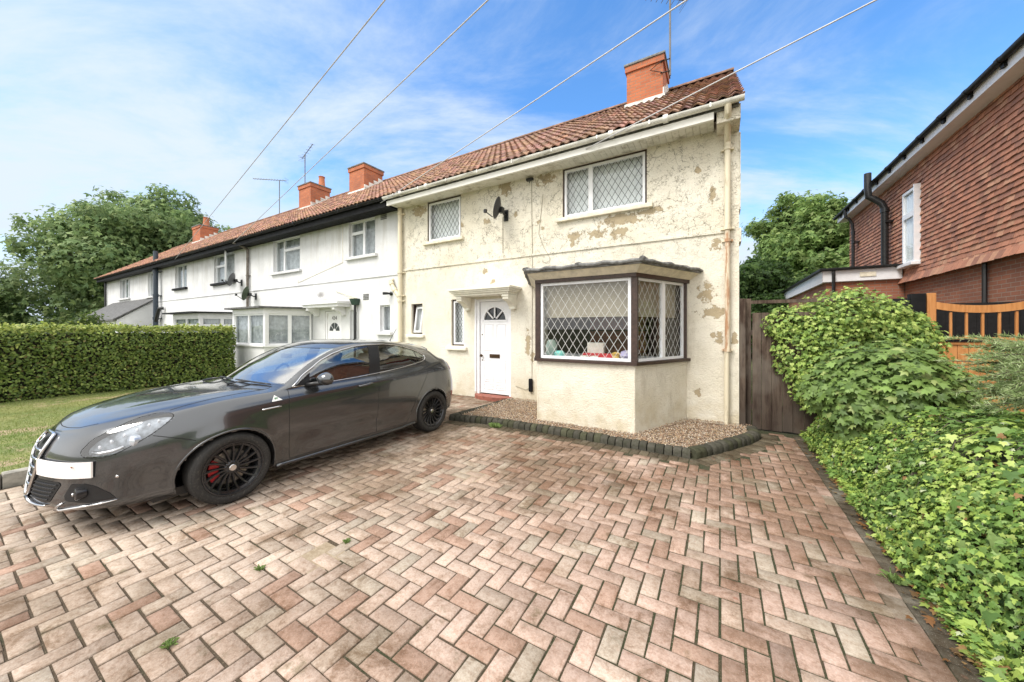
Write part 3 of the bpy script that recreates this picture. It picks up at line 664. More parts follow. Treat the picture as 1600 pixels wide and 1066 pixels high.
m = MB(); m.box((HA0 + .02, EY + .07, 4.786), (HA1 - .02, EY + .1, 4.90)); m.build('fascia_shadow_board', M['lead'], fa)  # dark board with the shade and dirt below the gutter put into its colour
# windows
lt_d = ('lead_dark', .118, .19, .008); lt_p = ('lead_pale', .128, .205, .0062)
W1 = 1.58; wu = window(A, T(-2.68, FY + .03, 3.72), W1, .99, [(.035, .035, .56, .955), (.56, .035, W1 - .035, .955)], outer='brown', lat=lt_d); wu['label'] = 'wide upstairs window with diamond leading'
wv = window(A, T(-6.31, FY + .03, 3.70), 1.07, 1.015, [(.035, .035, 1.035, .98)], outer='brown', lat=lt_d)
ws = window(A, T(-6.87, FY + .07, 1.42), .39, .77, [(.03, .03, .36, .74)], outer='brown', lat=None, openl=0, ow=.03)
m = MB(); ring(m, 0, 0, .30, .66, .045, -.02, .02); so_ = m; MX = T(-6.79, FY + .02, 1.455) @ Matrix.Rotation(R(-9), 4, 'X') @ Matrix.Rotation(R(-9), 4, 'Z'); so_ = m.xf(MX).build('open_sash', M['white'], ws)
MB().add([(.045, 0, .045), (.255, 0, .045), (.255, 0, .615), (.045, 0, .615)], [(0, 1, 2, 3)]).xf(MX).build('pane', M['pane'], ws)
wt = window(A, T(-5.53, FY + .05, 1.15), .38, 1.10, [(.035, .035, .345, 1.065)], outer='brown', lat=('lead_dark', .085, .14, .007), sash=.04)
for (a, b, z, nm) in ((-2.80, -1.0, 3.66, 'cream_trim'), (-6.42, -5.15, 3.64, 'cream_trim'), (-7.0, -6.40, 1.33, 'canopy'), (-5.66, -5.05, 1.05, 'canopy')):
    m = MB(); m.box((a, FY - .075, z), (b, FY + .05, z + .075), bev=.01); m.build('sill', M[nm], A, auto=True)
# door
dx0, dx1, dz0, dz1 = -4.715, -3.935, .10, 2.16
m = MB(); m.box((-4.80, FY + .02, .06), (-4.722, FY + .12, 2.22)); m.box((-3.928, FY + .02, .06), (-3.87, FY + .12, 2.22)); m.box((-4.722, FY + .02, 2.165), (-3.928, FY + .12, 2.22)); m.box((-4.83, FY - .012, .12), (-4.795, FY + .019, 2.235)); m.build('door_frame', M['white_paint'], A)
dw = dx1 - dx0; cxm = (dx0 + dx1) / 2; Rf = .31; zf = 1.74
m = MB(); yd = FY + .06
# leaf with a half-round opening
arc = [(cxm + Rf * math.cos(math.pi * i / 20), zf + Rf * math.sin(math.pi * i / 20)) for i in range(21)]
m.box((dx0, yd, dz0), (dx1, yd + .045, zf))
top = []
for i in range(20):
    a, b = arc[i], arc[i + 1]; m.add([(a[0], yd, a[1]), (b[0], yd, b[1]), (b[0], yd, dz1), (a[0], yd, dz1), (a[0], yd + .045, a[1]), (b[0], yd + .045, b[1])], [(0, 1, 2, 3), (0, 4, 5, 1)])
m.add([(dx0, yd, zf), (cxm - Rf, yd, zf), (cxm - Rf, yd, dz1), (dx0, yd, dz1)], [(0, 1, 2, 3)]); m.add([(dx1, yd, zf), (cxm + Rf, yd, zf), (cxm + Rf, yd, dz1), (dx1, yd, dz1)], [(0, 1, 2, 3)])
def rpanel(m, a, b, c_, d, y):
    for w_, yy in ((0, .0), (.012, -.009), (.022, .0), (.035, .0), (.05, -.007)): pass
    V_ = []; 
    for w_, yy in ((0, 0), (.012, -.010), (.026, .006), (.05, -.006)):
        V_ += [(a + w_, y + yy - .001, b + w_), (c_ - w_, y + yy - .001, b + w_), (c_ - w_, y + yy - .001, d - w_), (a + w_, y + yy - .001, d - w_)]
    F_ = [(L + i, L + (i + 1) % 4, L + 4 + (i + 1) % 4, L + 4 + i) for L in (0, 4, 8) for i in range(4)] + [(12, 13, 14, 15)]; m.add(V_, F_)
for (a, b) in ((dx0 + .10, cxm - .04), (cxm + .04, dx1 - .10)):
    rpanel(m, a, 1.06, b, 1.66, yd); rpanel(m, a, .36, b, .86, yd)
    rpanel(m, a, .19, b, .32, yd)
dr = m.build('door', M['white_paint'], A); dr['label'] = 'white panelled front door with a sunburst fanlight'
m = MB(); m.add([(a[0], yd + .03, a[1]) for a in arc], [tuple(range(21))]); m.build('fanlight', M['dark_room'] if False else simple('smoked glass', (.02, .025, .03), .1), dr)
m = MB()
for i in range(20): 
    a, b = [(cxm + rr * math.cos(math.pi * j / 20), zf + rr * math.sin(math.pi * j / 20)) for rr in (Rf + .02,) for j in (i, i + 1)]; c2, d2 = [(cxm + (Rf - .02) * math.cos(math.pi * j / 20), zf + (Rf - .02) * math.sin(math.pi * j / 20)) for j in (i + 1, i)]
    m.prism([(a[0], yd - .012, a[1]), (b[0], yd - .012, b[1]), (c2[0], yd - .012, c2[1]), (d2[0], yd - .012, d2[1])], (0, .04, 0))
m.box((cxm - Rf - .02, yd - .012, zf - .03), (cxm + Rf + .02, yd + .02, zf + .008))
for an in (45, 90, 135):
    d = Vector((math.cos(R(an)), math.sin(R(an)))); n_ = Vector((-d.y, d.x)) * .014; a = d * .06; b = d * (Rf - .015)
    m.prism([(cxm + (a + n_).x, yd - .014, zf + (a + n_).y), (cxm + (a - n_).x, yd - .014, zf + (a - n_).y), (cxm + (b - n_).x, yd - .014, zf + (b - n_).y), (cxm + (b + n_).x, yd - .014, zf + (b + n_).y)], (0, .03, 0))
m.build('fanlight_bars', M['white_paint'], dr)
brass = simple('tarnished brass', (.10, .06, .035), .35, .8)
m = MB(); m.box((cxm - .135, yd - .014, .90), (cxm + .135, yd - .002, .985), bev=.004); m.box((cxm - .11, yd - .018, .92), (cxm + .11, yd - .0145, .965)); m.build('letterbox', brass, dr)
m = MB(); m.lathe([(.012, 0), (.012, -.03), (.03, -.04), (.034, -.055), (.026, -.07), (.0, -.075)], (dx0 + .055, yd, .945), 'y', 16); m.build('door_knob', brass, dr, auto=True)
for z in (1.42, .84): m = MB(); m.lathe([(.014, 0), (.014, -.008), (0, -.009)], (dx0 + .055, yd - .001, z), 'y', 12); m.build('lock', brass, dr, auto=True)
# red door step
red = simple('worn red step paint', (.28, .095, .065), .7, var=.3, scale=14, bump=.2)
pts_ = [(-4.80, FY + .05, 0), (-4.80, FY - .05, 0)] + [(-4.80 + .97 * i / 14, FY - .05 - .20 * math.sin(math.pi * min(1, i / 14)) ** .6, 0) for i in range(1, 14)] + [(-3.83, FY - .05, 0), (-3.83, FY + .05, 0)]
m = MB(); m.prism([(p[0], p[1], -.02) for p in pts_], (0, 0, .10)); m.build('doorstep', red, A)
# canopy
m = MB(); cx0, cx1 = -5.22, -3.60
for (o_, z0, z1) in ((0, 2.385, 2.43), (.03, 2.35, 2.384), (.06, 2.315, 2.349), (.10, 2.27, 2.314)): m.box((cx0 + o_, 5.98 + o_, z0), (cx1 - o_, FY - .002, z1), bev=.004)
cn = m.build('canopy', M['canopy'], A, auto=True)
for x in (-5.08, -3.86):
    m = MB(); pr = [(FY - .002, 2.268), (6.12, 2.268), (6.12, 2.17), (6.18, 2.15), (6.26, 2.12), (6.33, 2.07), (6.38, 2.02), (6.38, 1.97), (FY - .002, 1.97)]
    m.prism([(x, p[0], p[1]) for p in pr], (.14, 0, 0)); m.box((x - .012, 6.10, 2.22), (x + .152, FY - .003, 2.262)); m.build('bracket', M['canopy'], cn)
# bay
B4 = [Vector((-3.2, FY, 0)), Vector((-2.62, 5.24, 0)), Vector((-1.05, 5.24, 0)), Vector((-.47, FY, 0))]
def offs(P, d):
    out = []
    for i, p in enumerate(P):
        ns = []
        for a, b in ((i - 1, i), (i, i + 1)):
            if a < 0 or b >= len(P): continue
            t = (P[b] - P[a]).normalized(); ns.append(Vector((t.y, -t.x, 0)))
        n_ = sum(ns, Vector()); n_.normalize(); kk = 1 / max(.3, n_.dot(ns[0]))
        q = p + n_ * d * kk
        if i in (0, len(P) - 1):
            t = (P[1] - P[0]).normalized() if i == 0 else (P[-1] - P[-2]).normalized(); n1_ = Vector((t.y, -t.x, 0)); q = p + n1_ * d
            s_ = (FY - q.y) / t.y; q = q + t * s_
        out.append(q)
    return out
def bayslab(m, d, z0, z1, P=None):
    Q = offs(P or B4, d); m.prism([(q.x, q.y - (.002 if i in (0, 3) else 0), z0) for i, q in enumerate(Q)], (0, 0, z1 - z0))
m = MB(); bayslab(m, 0, -.05, 1.02)
for p in (B4[1], B4[2]): m.tube([(p.x + (.012 if p.x < -2 else -.012), p.y + .012, -.05), (p.x + (.012 if p.x < -2 else -.012), p.y + .012, 1.018)], .018, 10)
bw = m.build('bay_wall', M['cream'], A)
m = MB(); Q0 = offs(B4, .05); Q1 = offs(B4, -.12)
m.prism([(q.x, q.y, 1.021) for q in Q0] + [(q.x, q.y, 1.021) for q in Q1[::-1]], (0, 0, .045)); m.build('bay_sill', M['brown'], bw)
m = MB(); Q0 = offs(B4, .035); Q1 = offs(B4, -.08); m.prism([(q.x, q.y, 2.30) for q in Q0] + [(q.x, q.y, 2.30) for q in Q1[::-1]], (0, 0, .055))
for p, dxy in ((B4[1], (.012, .03)), (B4[2], (-.012, .03))): m.box((p.x - .042 + dxy[0], p.y - .012 + dxy[1] - .03, 1.067), (p.x + .042 + dxy[0], p.y + .09, 2.299))
for s_, p in ((1, B4[0]), (-1, B4[3])): m.box((p.x, FY - .07, 1.067), (p.x + s_ * .06, FY - .003, 2.299))
m.build('bay_post', M['brown'], bw)
m = MB(); Qa = offs(B4, .04); Qb = offs(B4, .16); V_ = [(q.x, q.y, 2.356) for q in Qa] + [(q.x, q.y, 2.455) for q in Qb]; m.add(V_, [(i, i + 1, 5 + i, 4 + i) for i in range(3)]); m.prism([(q.x, q.y, 2.36) for q in Qa], (0, 0, .005)); m.build('bay_fascia', M['cream_trim'], bw)
m = MB(); bayslab(m, .19, 2.456, 2.50); Qc = offs(B4, .2)
n_ = 40; pl = []
for a, b in zip(Qc[:-1], Qc[1:]):
    for i in range(14): pl.append(a.lerp(b, i / 14))
pl.append(Qc[-1]); m.tube([(p.x, min(p.y, FY - .01), 2.50 + .008 * math.sin(i * 1.9) + rng.normal(0, .004)) for i, p in enumerate(pl)], [.026 + rng.uniform(-.006, .008) for _ in pl], 8)
V_ = [(q.x, q.y, 2.502) for q in Qb] + [(-3.2, FY - .004, 2.60), (-.47, FY - .004, 2.60)]; m.add(V_, [(0, 1, 4), (1, 2, 5, 4), (2, 3, 5)])
for (x, y) in ((Qc[1].x, Qc[1].y), (-1.85, Qc[1].y), (Qc[2].x, Qc[2].y)): m.tube([(x, y - .03, 2.515), (x, y + .06, 2.535), (x, FY - .01, 2.60)], [.03, .036, .03], 8)
m.build('bay_roof', M['lead'], bw, auto=True)
zb, hb = 1.07, 1.228
def bayM(a, b, inset): 
    t = (b - a).normalized(); n_ = Vector((-t.y, t.x, 0)); o = a + n_ * inset; return Matrix(((t.x, n_.x, 0, o.x), (t.y, n_.y, 0, o.y), (0, 0, 1, zb), (0, 0, 0, 1)))
Lf = 1.57; fw = window(A, bayM(B4[1], B4[2], .012) @ T(.06, 0, 0), Lf - .12, hb, [(0, 0, Lf - .12, hb)], lat=lt_p, net=None, sash=.042, name='bay_window'); fw['label'] = 'large fixed front light of the bay with pale diamond leading'
Ls = (B4[3] - B4[2]).length
window(A, bayM(B4[2], B4[3], .012) @ T(.05, 0, 0), Ls - .11, hb, [(0, 0, (Ls - .11) * .54, hb), ((Ls - .11) * .54, 0, Ls - .11, hb)], lat=lt_p, net=None, sash=.038, name='bay_window')
window(A, bayM(B4[0], B4[1], .012) @ T(.06, 0, 0), Ls - .11, hb, [(0, 0, (Ls - .11) * .46, hb), ((Ls - .11) * .46, 0, Ls - .11, hb)], lat=lt_p, net=None, sash=.038, name='bay_window')
# blinds behind the bay's upper half, coloured to stand for the reflected house
m = MB(); Qd = offs(B4, -.16); V_ = [(q.x, q.y, 1.74) for q in Qd] + [(q.x, q.y, 2.30) for q in Qd]; m.add(V_, [(i, i + 1, 5 + i, 4 + i) for i in range(3)]); V2 = [(x, y - .004, z) for x, y, z in V_[:4]]; m.tube([(q.x, q.y - .006, 1.74) for q in Qd], .008, 6); m.build('blind', M['blind'], A)
# downpipes
pl_ = pipe(A, -7.2, FY - .085, 0, 4.70, .055, M['pipe_cream'], 'soil_pipe', (4.55, 3.02, 2.42, 2.28))
m = MB(); m.tube([(-7.2, FY - .085, 2.36), (-7.44, FY - .085, 2.62), (-7.56, FY - .085, 2.83), (-7.56, FY + .04, 2.88)], [.055, .055, .052, .052], 12); m.tube([(-7.38, FY - .085, 2.55), (-7.44, FY - .085, 2.62)], .068, 12); m.tube([(-7.5, FY - .085, 2.73), (-7.54, FY - .085, 2.79)], .066, 12); m.build('branch_pipe', M['pipe_cream'], pl_, auto=True)
dp = pipe(A, .10, FY - .065, 3.1, 4.45, .042, M['pipe_cream'], 'downpipe', (4.36, 3.12))
m = MB(); m.tube([(.10, FY - .065, 4.4), (.10, FY - .065, 4.47), (.10, 6.22, 4.64), (.10, 6.02, 4.72), (.10, 5.985, 4.82)], .046, 12); m.build('swan_neck', M['pipe_cream'], dp, auto=True)
d2 = pipe(A, .10, FY - .065, 1.2, 3.1, .036, M['pipe_rust'], 'downpipe', (2.93, 1.22)); d2['label'] = 'rust-streaked middle length of the corner downpipe'
d3 = pipe(A, .09, FY - .07, -.02, 1.2, .034, M['pipe_cream'], 'downpipe', ())
# cables
m = MB(); m.tube([(-3.36, FY - .012, 4.7), (-3.36, FY - .012, 3.9), (-3.345, FY - .012, 3.2), (-3.36, FY - .01, .35), (-3.5, FY - .01, .27), (-3.75, FY - .012, .33)], .0045, 6); m.tube([(-4.07, FY - .01, 3.98), (-4.07, FY - .01, 3.2)], .005, 6); m.tube([(-3.1, FY - .01, 4.3), (-3.2, FY - .012, 3.5), (-3.08, FY - .012, 3.2), (-2.98, FY - .03, 3.05), (-2.94, FY - .02, 2.95), (-3.02, FY - .012, 2.88), (-3.12, FY - .012, 2.93)], .004, 6); m.build('cable', simple('grime-coloured cable', (.30, .27, .2), .7), A)
m = MB(); m.box((-3.42, FY - .06, .24), (-3.33, FY - .002, .52), bev=.03); m.build('vent_cover', M['black_paint'], A, auto=True)
# ================================================================ white terrace houses
def window2(*a, **k): return window(*a, net='net_grey', **k)
def eaves_black(parent, x0, x1):
    m = MB(); halfgutter(m, x0, x1); m.build('gutter', M['black_gutter'], parent, auto=True)
    m = MB(); m.box((x0, EY + .06, 4.66), (x1, EY + .09, 4.90)); m.box((x0, EY + .092, 4.70), (x1, FY + .02, 4.73)); m.build('fascia', M['black_paint'], parent)
def shell(parent, x0, x1, ops, mat, left=False):
    m = MB(); wallpanel(m, x0, x1, -.05, 4.86, ops); m.box((x0, 13.05, -.05), (x1, 13.3, 4.86))
    for x in ([x0] if left else []): m.add([(x, FY, -.05), (x, 13.3, -.05), (x, 13.3, 4.9), (x, RY, RZ - .08), (x, FY, EZ + (FY - EY) * .71 - .06)], [(0, 1, 2, 3, 4)])
    m.box((x1 - .05, FY + .26, -.04), (x1 - .02, 13.0, 4.8))
    w = m.build('wall', mat, parent)
    m = MB(); m.box((x0 + .01, FY + .02 - .045, 2.99), (x1 - .01, FY - .001, 3.02)); m.build('string_course', mat, w)
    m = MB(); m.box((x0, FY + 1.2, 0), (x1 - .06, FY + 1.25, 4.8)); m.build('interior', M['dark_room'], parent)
    return w
def bay(parent, P, mat, zs, zt, roofmat, ov=.2, divs=((0, .5, 1),) * 3, trans=.33, thick=.05, net='net_grey'):
    Pv = [Vector((*p, 0)) for p in P]; m = MB(); m.prism([(q.x, q.y - (.002 if i in (0, 3) else 0), -.05) for i, q in enumerate(Pv)], (0, 0, zs + .05)); bwl = m.build('bay_wall', mat, parent)
    Q0 = offs(Pv, .05); Q1 = offs(Pv, -.1); m = MB(); m.prism([(q.x, q.y, zs + .001) for q in Q0] + [(q.x, q.y, zs + .001) for q in Q1[::-1]], (0, 0, .05)); m.prism([(q.x, q.y, zt) for q in offs(Pv, .02)] + [(q.x, q.y, zt) for q in Q1[::-1]], (0, 0, .16))
    for p in Pv[1:3]: m.box((p.x - .06, p.y - .005, zs + .052), (p.x + .06, p.y + .1, zt - .001))
    m.build('bay_trim', M['white_paint'], bwl)
    m = MB(); Qr = offs(Pv, ov); m.prism([(q.x, q.y - .003, zt + .161) for q in Qr], (0, 0, thick)); m.build('bay_roof', M[roofmat], bwl)
    for k in range(3):
        a, b = Pv[k], Pv[k + 1]; t = (b - a).normalized(); n_ = Vector((-t.y, t.x, 0)); o = a + n_ * .012; L = (b - a).length; h = zt - zs - .053
        Mx = Matrix(((t.x, n_.x, 0, o.x), (t.y, n_.y, 0, o.y), (0, 0, 1, zs + .052), (0, 0, 0, 1))) @ T(.06, 0, 0); L -= .12
        li = []; dv = divs[k]
        for i in range(len(dv) - 1):
            if trans: li += [(L * dv[i], 0, L * dv[i + 1], h * (1 - trans)), (L * dv[i], h * (1 - trans), L * dv[i + 1], h)]
            else: li.append((L * dv[i], 0, L * dv[i + 1], h))
        window(parent, Mx, L, h, li, net=net, sash=.05, name='bay_window', netd=.1)
    return bwl
def wdoor(parent, x0, x1, z0, z1, number=None):
    m = MB(); m.box((x0, FY + .05, z0), (x1, FY + .1, z1)); ring(m, x0 - .06, z0 - .0, x1 + .06, z1 + .06, .06, FY + .02, FY + .12); cxm = (x0 + x1) / 2
    for a, b in ((x0 + .08, cxm - .04), (cxm + .04, x1 - .08)): rpanel(m, a, z0 + .2, b, z0 + .7, FY + .05); rpanel(m, a, z0 + .85, b, z1 - .7, FY + .05)
    d = m.build('door', M['white_paint'], parent); zf = z1 - .55
    m = MB()
    for k in range(4):
        P_ = [(cxm + rr * math.cos(an), FY + .045, zf + rr * math.sin(an)) for rr, an in [(.08, R(45 * k + 5)), (.26, R(45 * k + 3)), (.26, R(45 * k + 22)), (.26, R(45 * k + 42)), (.08, R(45 * k + 40))]]
        m.prism(P_, (0, .004, 0))
    m.build('fanlight', M['lead_dark'], d)
    if number:
        cu_ = bpy.data.curves.new('t', 'FONT'); cu_.body = number; cu_.size = .17; cu_.align_x = 'CENTER'; cu_.extrude = .003; to = bpy.data.objects.new('t', cu_); col.objects.link(to); bpy.context.view_layer.update()
        me = to.to_mesh(); V_ = [(Matrix.Translation((cxm, FY + .045, z1 - .2)) @ Matrix.Rotation(R(90), 4, 'X') @ v.co)[:] for v in me.vertices]; F_ = [tuple(p.vertices) for p in me.polygons]; to.to_mesh_clear(); bpy.data.objects.remove(to)
        mk('door_number', V_, F_, M['lead'], d)
    return d
# ---- house next door
x0, x1 = -15.5, HA0 - .003
Bh = thing('white_house', 'white rendered mid-terrace house joined to the cream house, with white bay and porch canopy', 'house', ((x0 + x1) / 2, FY, 0), 'white terraced houses')
o1 = (-13.84, 3.56, -12.1, 4.70); o2 = (-9.47, 3.66, -8.29, 4.70); o3 = (-8.09, 1.47, -7.68, 2.2); o4 = (-10.66, .1, -9.84, 2.1); o5 = (-9.42, 1.1, -9.1, 2.1)
opB = [o1, o2, o3, o4, o5, (-13.4, 1.2, -11.7, 2.1)]
shell(Bh, x0, x1, opB, M['white_render'])
roof(Bh, x0, x1, (.37, .205, .14), 2); eaves_black(Bh, x0, HA0 - .03)
chimney(Bh, -12.98, -12.05, 8.9, 9.78, 8.06, [])
def pos(o): return T(o[0], FY + .08, o[1])
w_, h_ = o1[2] - o1[0], o1[3] - o1[1]; window2(Bh, pos(o1), w_, h_, [(0, 0, w_ * .34, h_), (w_ * .34, 0, w_, h_ * .66), (w_ * .34, h_ * .66, w_, h_)])
w_, h_ = o2[2] - o2[0], o2[3] - o2[1]; window2(Bh, pos(o2), w_, h_, [(0, 0, w_ * .5, h_ * .68), (0, h_ * .68, w_ * .5, h_), (w_ * .5, 0, w_, h_)])
w_, h_ = o3[2] - o3[0], o3[3] - o3[1]; window2(Bh, pos(o3), w_, h_, [(0, 0, w_, h_)])
w_, h_ = o5[2] - o5[0], o5[3] - o5[1]; window2(Bh, pos(o5), w_, h_, [(0, 0, w_, h_)])
for o in (o1, o2, o3): m = MB(); m.box((o[0] - .1, FY - .08, o[1] - .09), (o[2] + .1, FY + .06, o[1] - .005), bev=.01); m.build('sill', M['white_render'], Bh)
wdoor(Bh, -10.60, -9.9, .12, 2.03, '434')
bay(Bh, [(-14.3, FY), (-13.9, 5.3), (-11.85, 5.3), (-11.3, FY)], M['white_render'], 1.0, 2.02, 'felt', divs=((0, .5, 1), (0, .5, 1), (0, .5, 1)), trans=0)
m = MB(); m.box((-11.25, 6.02, 2.28), (-9.35, FY - .002, 2.36), bev=.01); m.box((-11.2, 6.08, 2.2), (-9.4, FY - .003, 2.279)); cb = m.build('canopy', M['white_paint'], Bh, auto=True)
for x in (-11.1, -9.75):
    m = MB(); m.prism([(x, p[0], p[1]) for p in [(FY - .003, 2.199), (6.12, 2.199), (6.12, 2.12), (6.25, 2.08), (6.36, 2.0), (6.38, 1.95), (FY - .003, 1.95)]], (.13, 0, 0)); m.build('bracket', M['white_paint'], cb)
hp = MB(); hp.prism([(-9.2, 6.3, 2.42), (-8.94, 6.3, 2.42), (-8.98, 6.36, 2.24), (-9.16, 6.36, 2.24)], (0, .17, 0)); ho = hp.build('rainwater_hopper', simple('dark green hopper paint', (.02, .05, .035), .5), Bh)
m = MB(); m.tube([(-9.07, 6.40, 0), (-9.07, 6.40, 2.24)], .035, 10); m.build('downpipe', M['black_plastic'], ho, auto=True)
m = MB(); m.tube([(-9.0, 6.4, 2.43), (-10.1, 6.44, 2.72)], .018, 8); m.tube([(-9.1, 6.4, 2.43), (-10.8, 6.44, 2.5)], .018, 8); m.build('waste_pipe', M['pipe_cream'], ho)
for (x, z) in ((-8.05, 4.55), (-8.8, 2.38)):
    m = MB(); 
    for i in range(4): m.box((x, FY - .012, z + i * .045), (x + .24, FY - .001, z + i * .045 + .03))
    m.build('air_brick', M['render_vent' if False else 'lead'], Bh)
m = MB(); m.tube([(-12.2, FY - .01, 3.2), (-12.2, FY - .01, 3.1), (-9.75, FY - .01, 3.55), (-9.75, FY - .01, 4.7)], .006, 6); m.build('cable', M['cream_trim'], Bh)
# ---- third house
x0, x1 = -25.3, -15.503
Ch_ = thing('white_house', 'white terrace house beyond the first, with dark sills, black flat-roofed bay and a satellite dish', 'house', ((x0 + x1) / 2, FY, 0), 'white terraced houses')
o1 = (-18.85, 3.50, -16.9, 4.68); o2 = (-23.4, 3.55, -21.9, 4.68); o3 = (-19.1, 1.1, -16.3, 2.0)
shell(Ch_, x0, x1, [o1, o2, o3], M['white_render']); roof(Ch_, x0, x1 , (.37, .205, .14), 3); eaves_black(Ch_, x0, x1)
chimney(Ch_, -16.7, -15.75, 8.9, 9.8, 8.1, [(-15.9, 9.5, .5, .14)])
w_, h_ = o1[2] - o1[0], o1[3] - o1[1]; window2(Ch_, pos(o1), w_, h_, [(0, 0, w_ * .48, h_ * .62), (0, h_ * .62, w_ * .48, h_)])
m = MB(); L = w_ * .5; ring(m, 0, 0, L, h_ - .02, .05, 0, .045); MX = T(o1[2] - .02, FY + .07, o1[1] + .02, R(-158)) ; MX = T(o1[0] + w_ * .5, FY + .06, o1[1] + .01, R(-22)); cs = m.xf(MX).build('casement', M['white'], Ch_); MB().add([(.05, .02, .05), (L - .05, .02, .05), (L - .05, .02, h_ - .07), (.05, .02, h_ - .07)], [(0, 1, 2, 3)]).xf(MX).build('pane', M['pane'], cs)
w_, h_ = o2[2] - o2[0], o2[3] - o2[1]; window2(Ch_, pos(o2), w_, h_, [(0, 0, w_ * .5, h_), (w_ * .5, 0, w_, h_)])
for o in (o1, o2): m = MB(); m.box((o[0] - .12, FY - .1, o[1] - .10), (o[2] + .12, FY + .06, o[1] - .005), bev=.01); m.build('sill', M['black_paint'], Ch_)
bay(Ch_, [(-19.9, FY), (-19.3, 5.3), (-16.7, 5.3), (-16.1, FY)], M['white_render'], 1.0, 1.98, 'black_paint', ov=.3)
dpc = pipe(Ch_, -15.62, FY - .07, 2.3, 4.62, .045, M['grey_pipe'], 'downpipe', (3.6, 2.8)); m = MB(); m.tube([(-15.62, FY - .07, 4.6), (-15.62, 6.15, 4.72), (-15.75, 6.0, 4.8)], .045, 10); m.build('swan_neck', M['grey_pipe'], dpc, auto=True)
# ---- far house
x0, x1 = -36.0, -25.303
Dh = thing('white_house', 'white house at the far left end of the terrace, with a grey-tiled lean-to', 'house', ((x0 + x1) / 2, FY, 0), 'white terraced houses')
o1 = (-27.5, 3.35, -25.95, 4.68); o2 = (-32.9, 3.45, -30.8, 4.68)
shell(Dh, x0, x1, [o1, o2], M['white_render'], True); roof(Dh, x0 - .15, x1, (.40, .215, .14), 4); eaves_black(Dh, x0 - .1, x1)
chimney(Dh, -29.1, -27.9, 8.9, 9.8, 8.05, [(-28.2, 9.3, .6, .17)])
for o in (o1, o2):
    w_, h_ = o[2] - o[0], o[3] - o[1]; window2(Dh, pos(o), w_, h_, [(0, 0, w_ * .34, h_), (w_ * .34, 0, w_ * .67, h_), (w_ * .67, 0, w_, h_)])
    m = MB(); m.box((o[0] - .12, FY - .1, o[1] - .10), (o[2] + .12, FY + .06, o[1] - .005)); m.build('sill', M['white_render'], Dh)
m = MB(); m.prism([(-25.95, FY - .002, -.05), (-25.95, 5.0, -.05), (-25.95, 5.0, 2.0), (-25.95, FY - .002, 3.15)], (-8.3, 0, 0)); lt = m.build('lean_to', M['white_render'], Dh)
m = MB(); m.prism([(-25.85, FY - .003, 3.17), (-25.85, 4.85, 1.95), (-25.85, 4.85, 2.03), (-25.85, FY - .003, 3.25)], (-8.6, 0, 0)); m.build('lean_to_roof', M['felt'], lt)
dpd = pipe(Dh, -25.42, FY - .2, 0, 5.62, .10, simple('blue-black soil pipe', (.025, .04, .06), .4), 'soil_pipe', (4.55, 3.3, 2.1), 1.2, .14)
m = MB(); m.tube([(-25.42, FY - .2, 1.9), (-25.1, FY - .2, 2.35), (-24.85, FY - .2, 2.6), (-24.8, FY - .05, 2.62)], .085, 10); m.build('branch_pipe', M['black_plastic'], dpd, auto=True)
m = MB(); m.tube([(-35.9, FY - .08, 0), (-35.9, FY - .08, 4.75)], .05, 8); m.build('downpipe', M['black_plastic'], Dh)
# ================================================================ satellite dishes, light, aerials, wires
def dish(x, z, r_, label, mat, aim=(-.35, -1, .35), flip=1, grp='satellite dishes on the terrace'):
    t = thing('satellite_dish', label, 'satellite dish', (x, FY, z), grp)
    d = Vector(aim).normalized(); c0 = Vector((x, FY - .28, z)); q = d.to_track_quat('Z', 'Y').to_matrix().to_4x4()
    m = MB(); n = 24; V_ = []; F_ = []
    for side, off in ((0, 0), (1, -.006)):
        for k in range(7):
            rr = r_ * k / 6
            for i in range(n): w = 2 * math.pi * i / n; V_.append((rr * .92 * math.cos(w), rr * math.sin(w), .28 * rr * rr / r_ + off))
    for s_ in range(2):
        for k in range(6):
            for i in range(n): b = s_ * 7 * n + k * n; F_.append((b + i, b + (i + 1) % n, b + n + (i + 1) % n, b + n + i))
    for i in range(n): F_.append((6 * n + i, 6 * n + (i + 1) % n, 13 * n + (i + 1) % n, 13 * n + i))
    MM = Matrix.Translation(c0) @ q; m.add(V_, F_).xf(MM).build('reflector', mat, t, smooth=True)
    a = MM @ Vector((0, -r_ * .9, .1)); b = MM @ Vector((0, -r_ * .55, r_ * 1.25)); m = MB(); m.tube([a, b], .012, 6); ar = m.build('arm', M['black_plastic'], t)
    m = MB(); e = MM @ Vector((0, -r_ * .42, r_ * 1.28)); m.tube([b, e + (e - b) * .2], [.03, .04], 10); m.box([b[i] - .03 for i in range(3)], [b[i] + .03 for i in range(3)], bev=.008); m.build('receiver', M['black_plastic'], ar, auto=True)
    m = MB(); m.tube([MM @ Vector((0, 0, -.01)), c0 + Vector((.0, .12, -.03)), (x, FY - .1, z - .08), (x, FY, z - .08)], .022, 8); m.box((x - .05, FY - .03, z - .2), (x + .05, FY - .001, z + .04), bev=.005); m.box((c0.x - .05, c0.y + .02, c0.z - .08), (c0.x + .05, c0.y + .12, c0.z + .04), bev=.01); m.build('bracket', M['black_plastic'], t, auto=True)
    return t
gr_d = simple('grey dish paint', (.10, .105, .11), .5); bk_d = simple('dark dish mesh', (.035, .037, .04), .5)
dish(-3.98, 4.08, .23, 'black satellite dish on the cream house between its upstairs windows', bk_d, (-1, -.35, .3))
dish(-16.25, 3.45, .27, 'grey satellite dish on white wall just below the open casement window', gr_d, (-.75, -.8, .35))
dish(-15.1, 2.85, .27, 'mossy satellite dish beside the downpipe, low over the white bay roof', simple('mossy dish', (.05, .07, .04), .8), (-.75, -.8, .3))
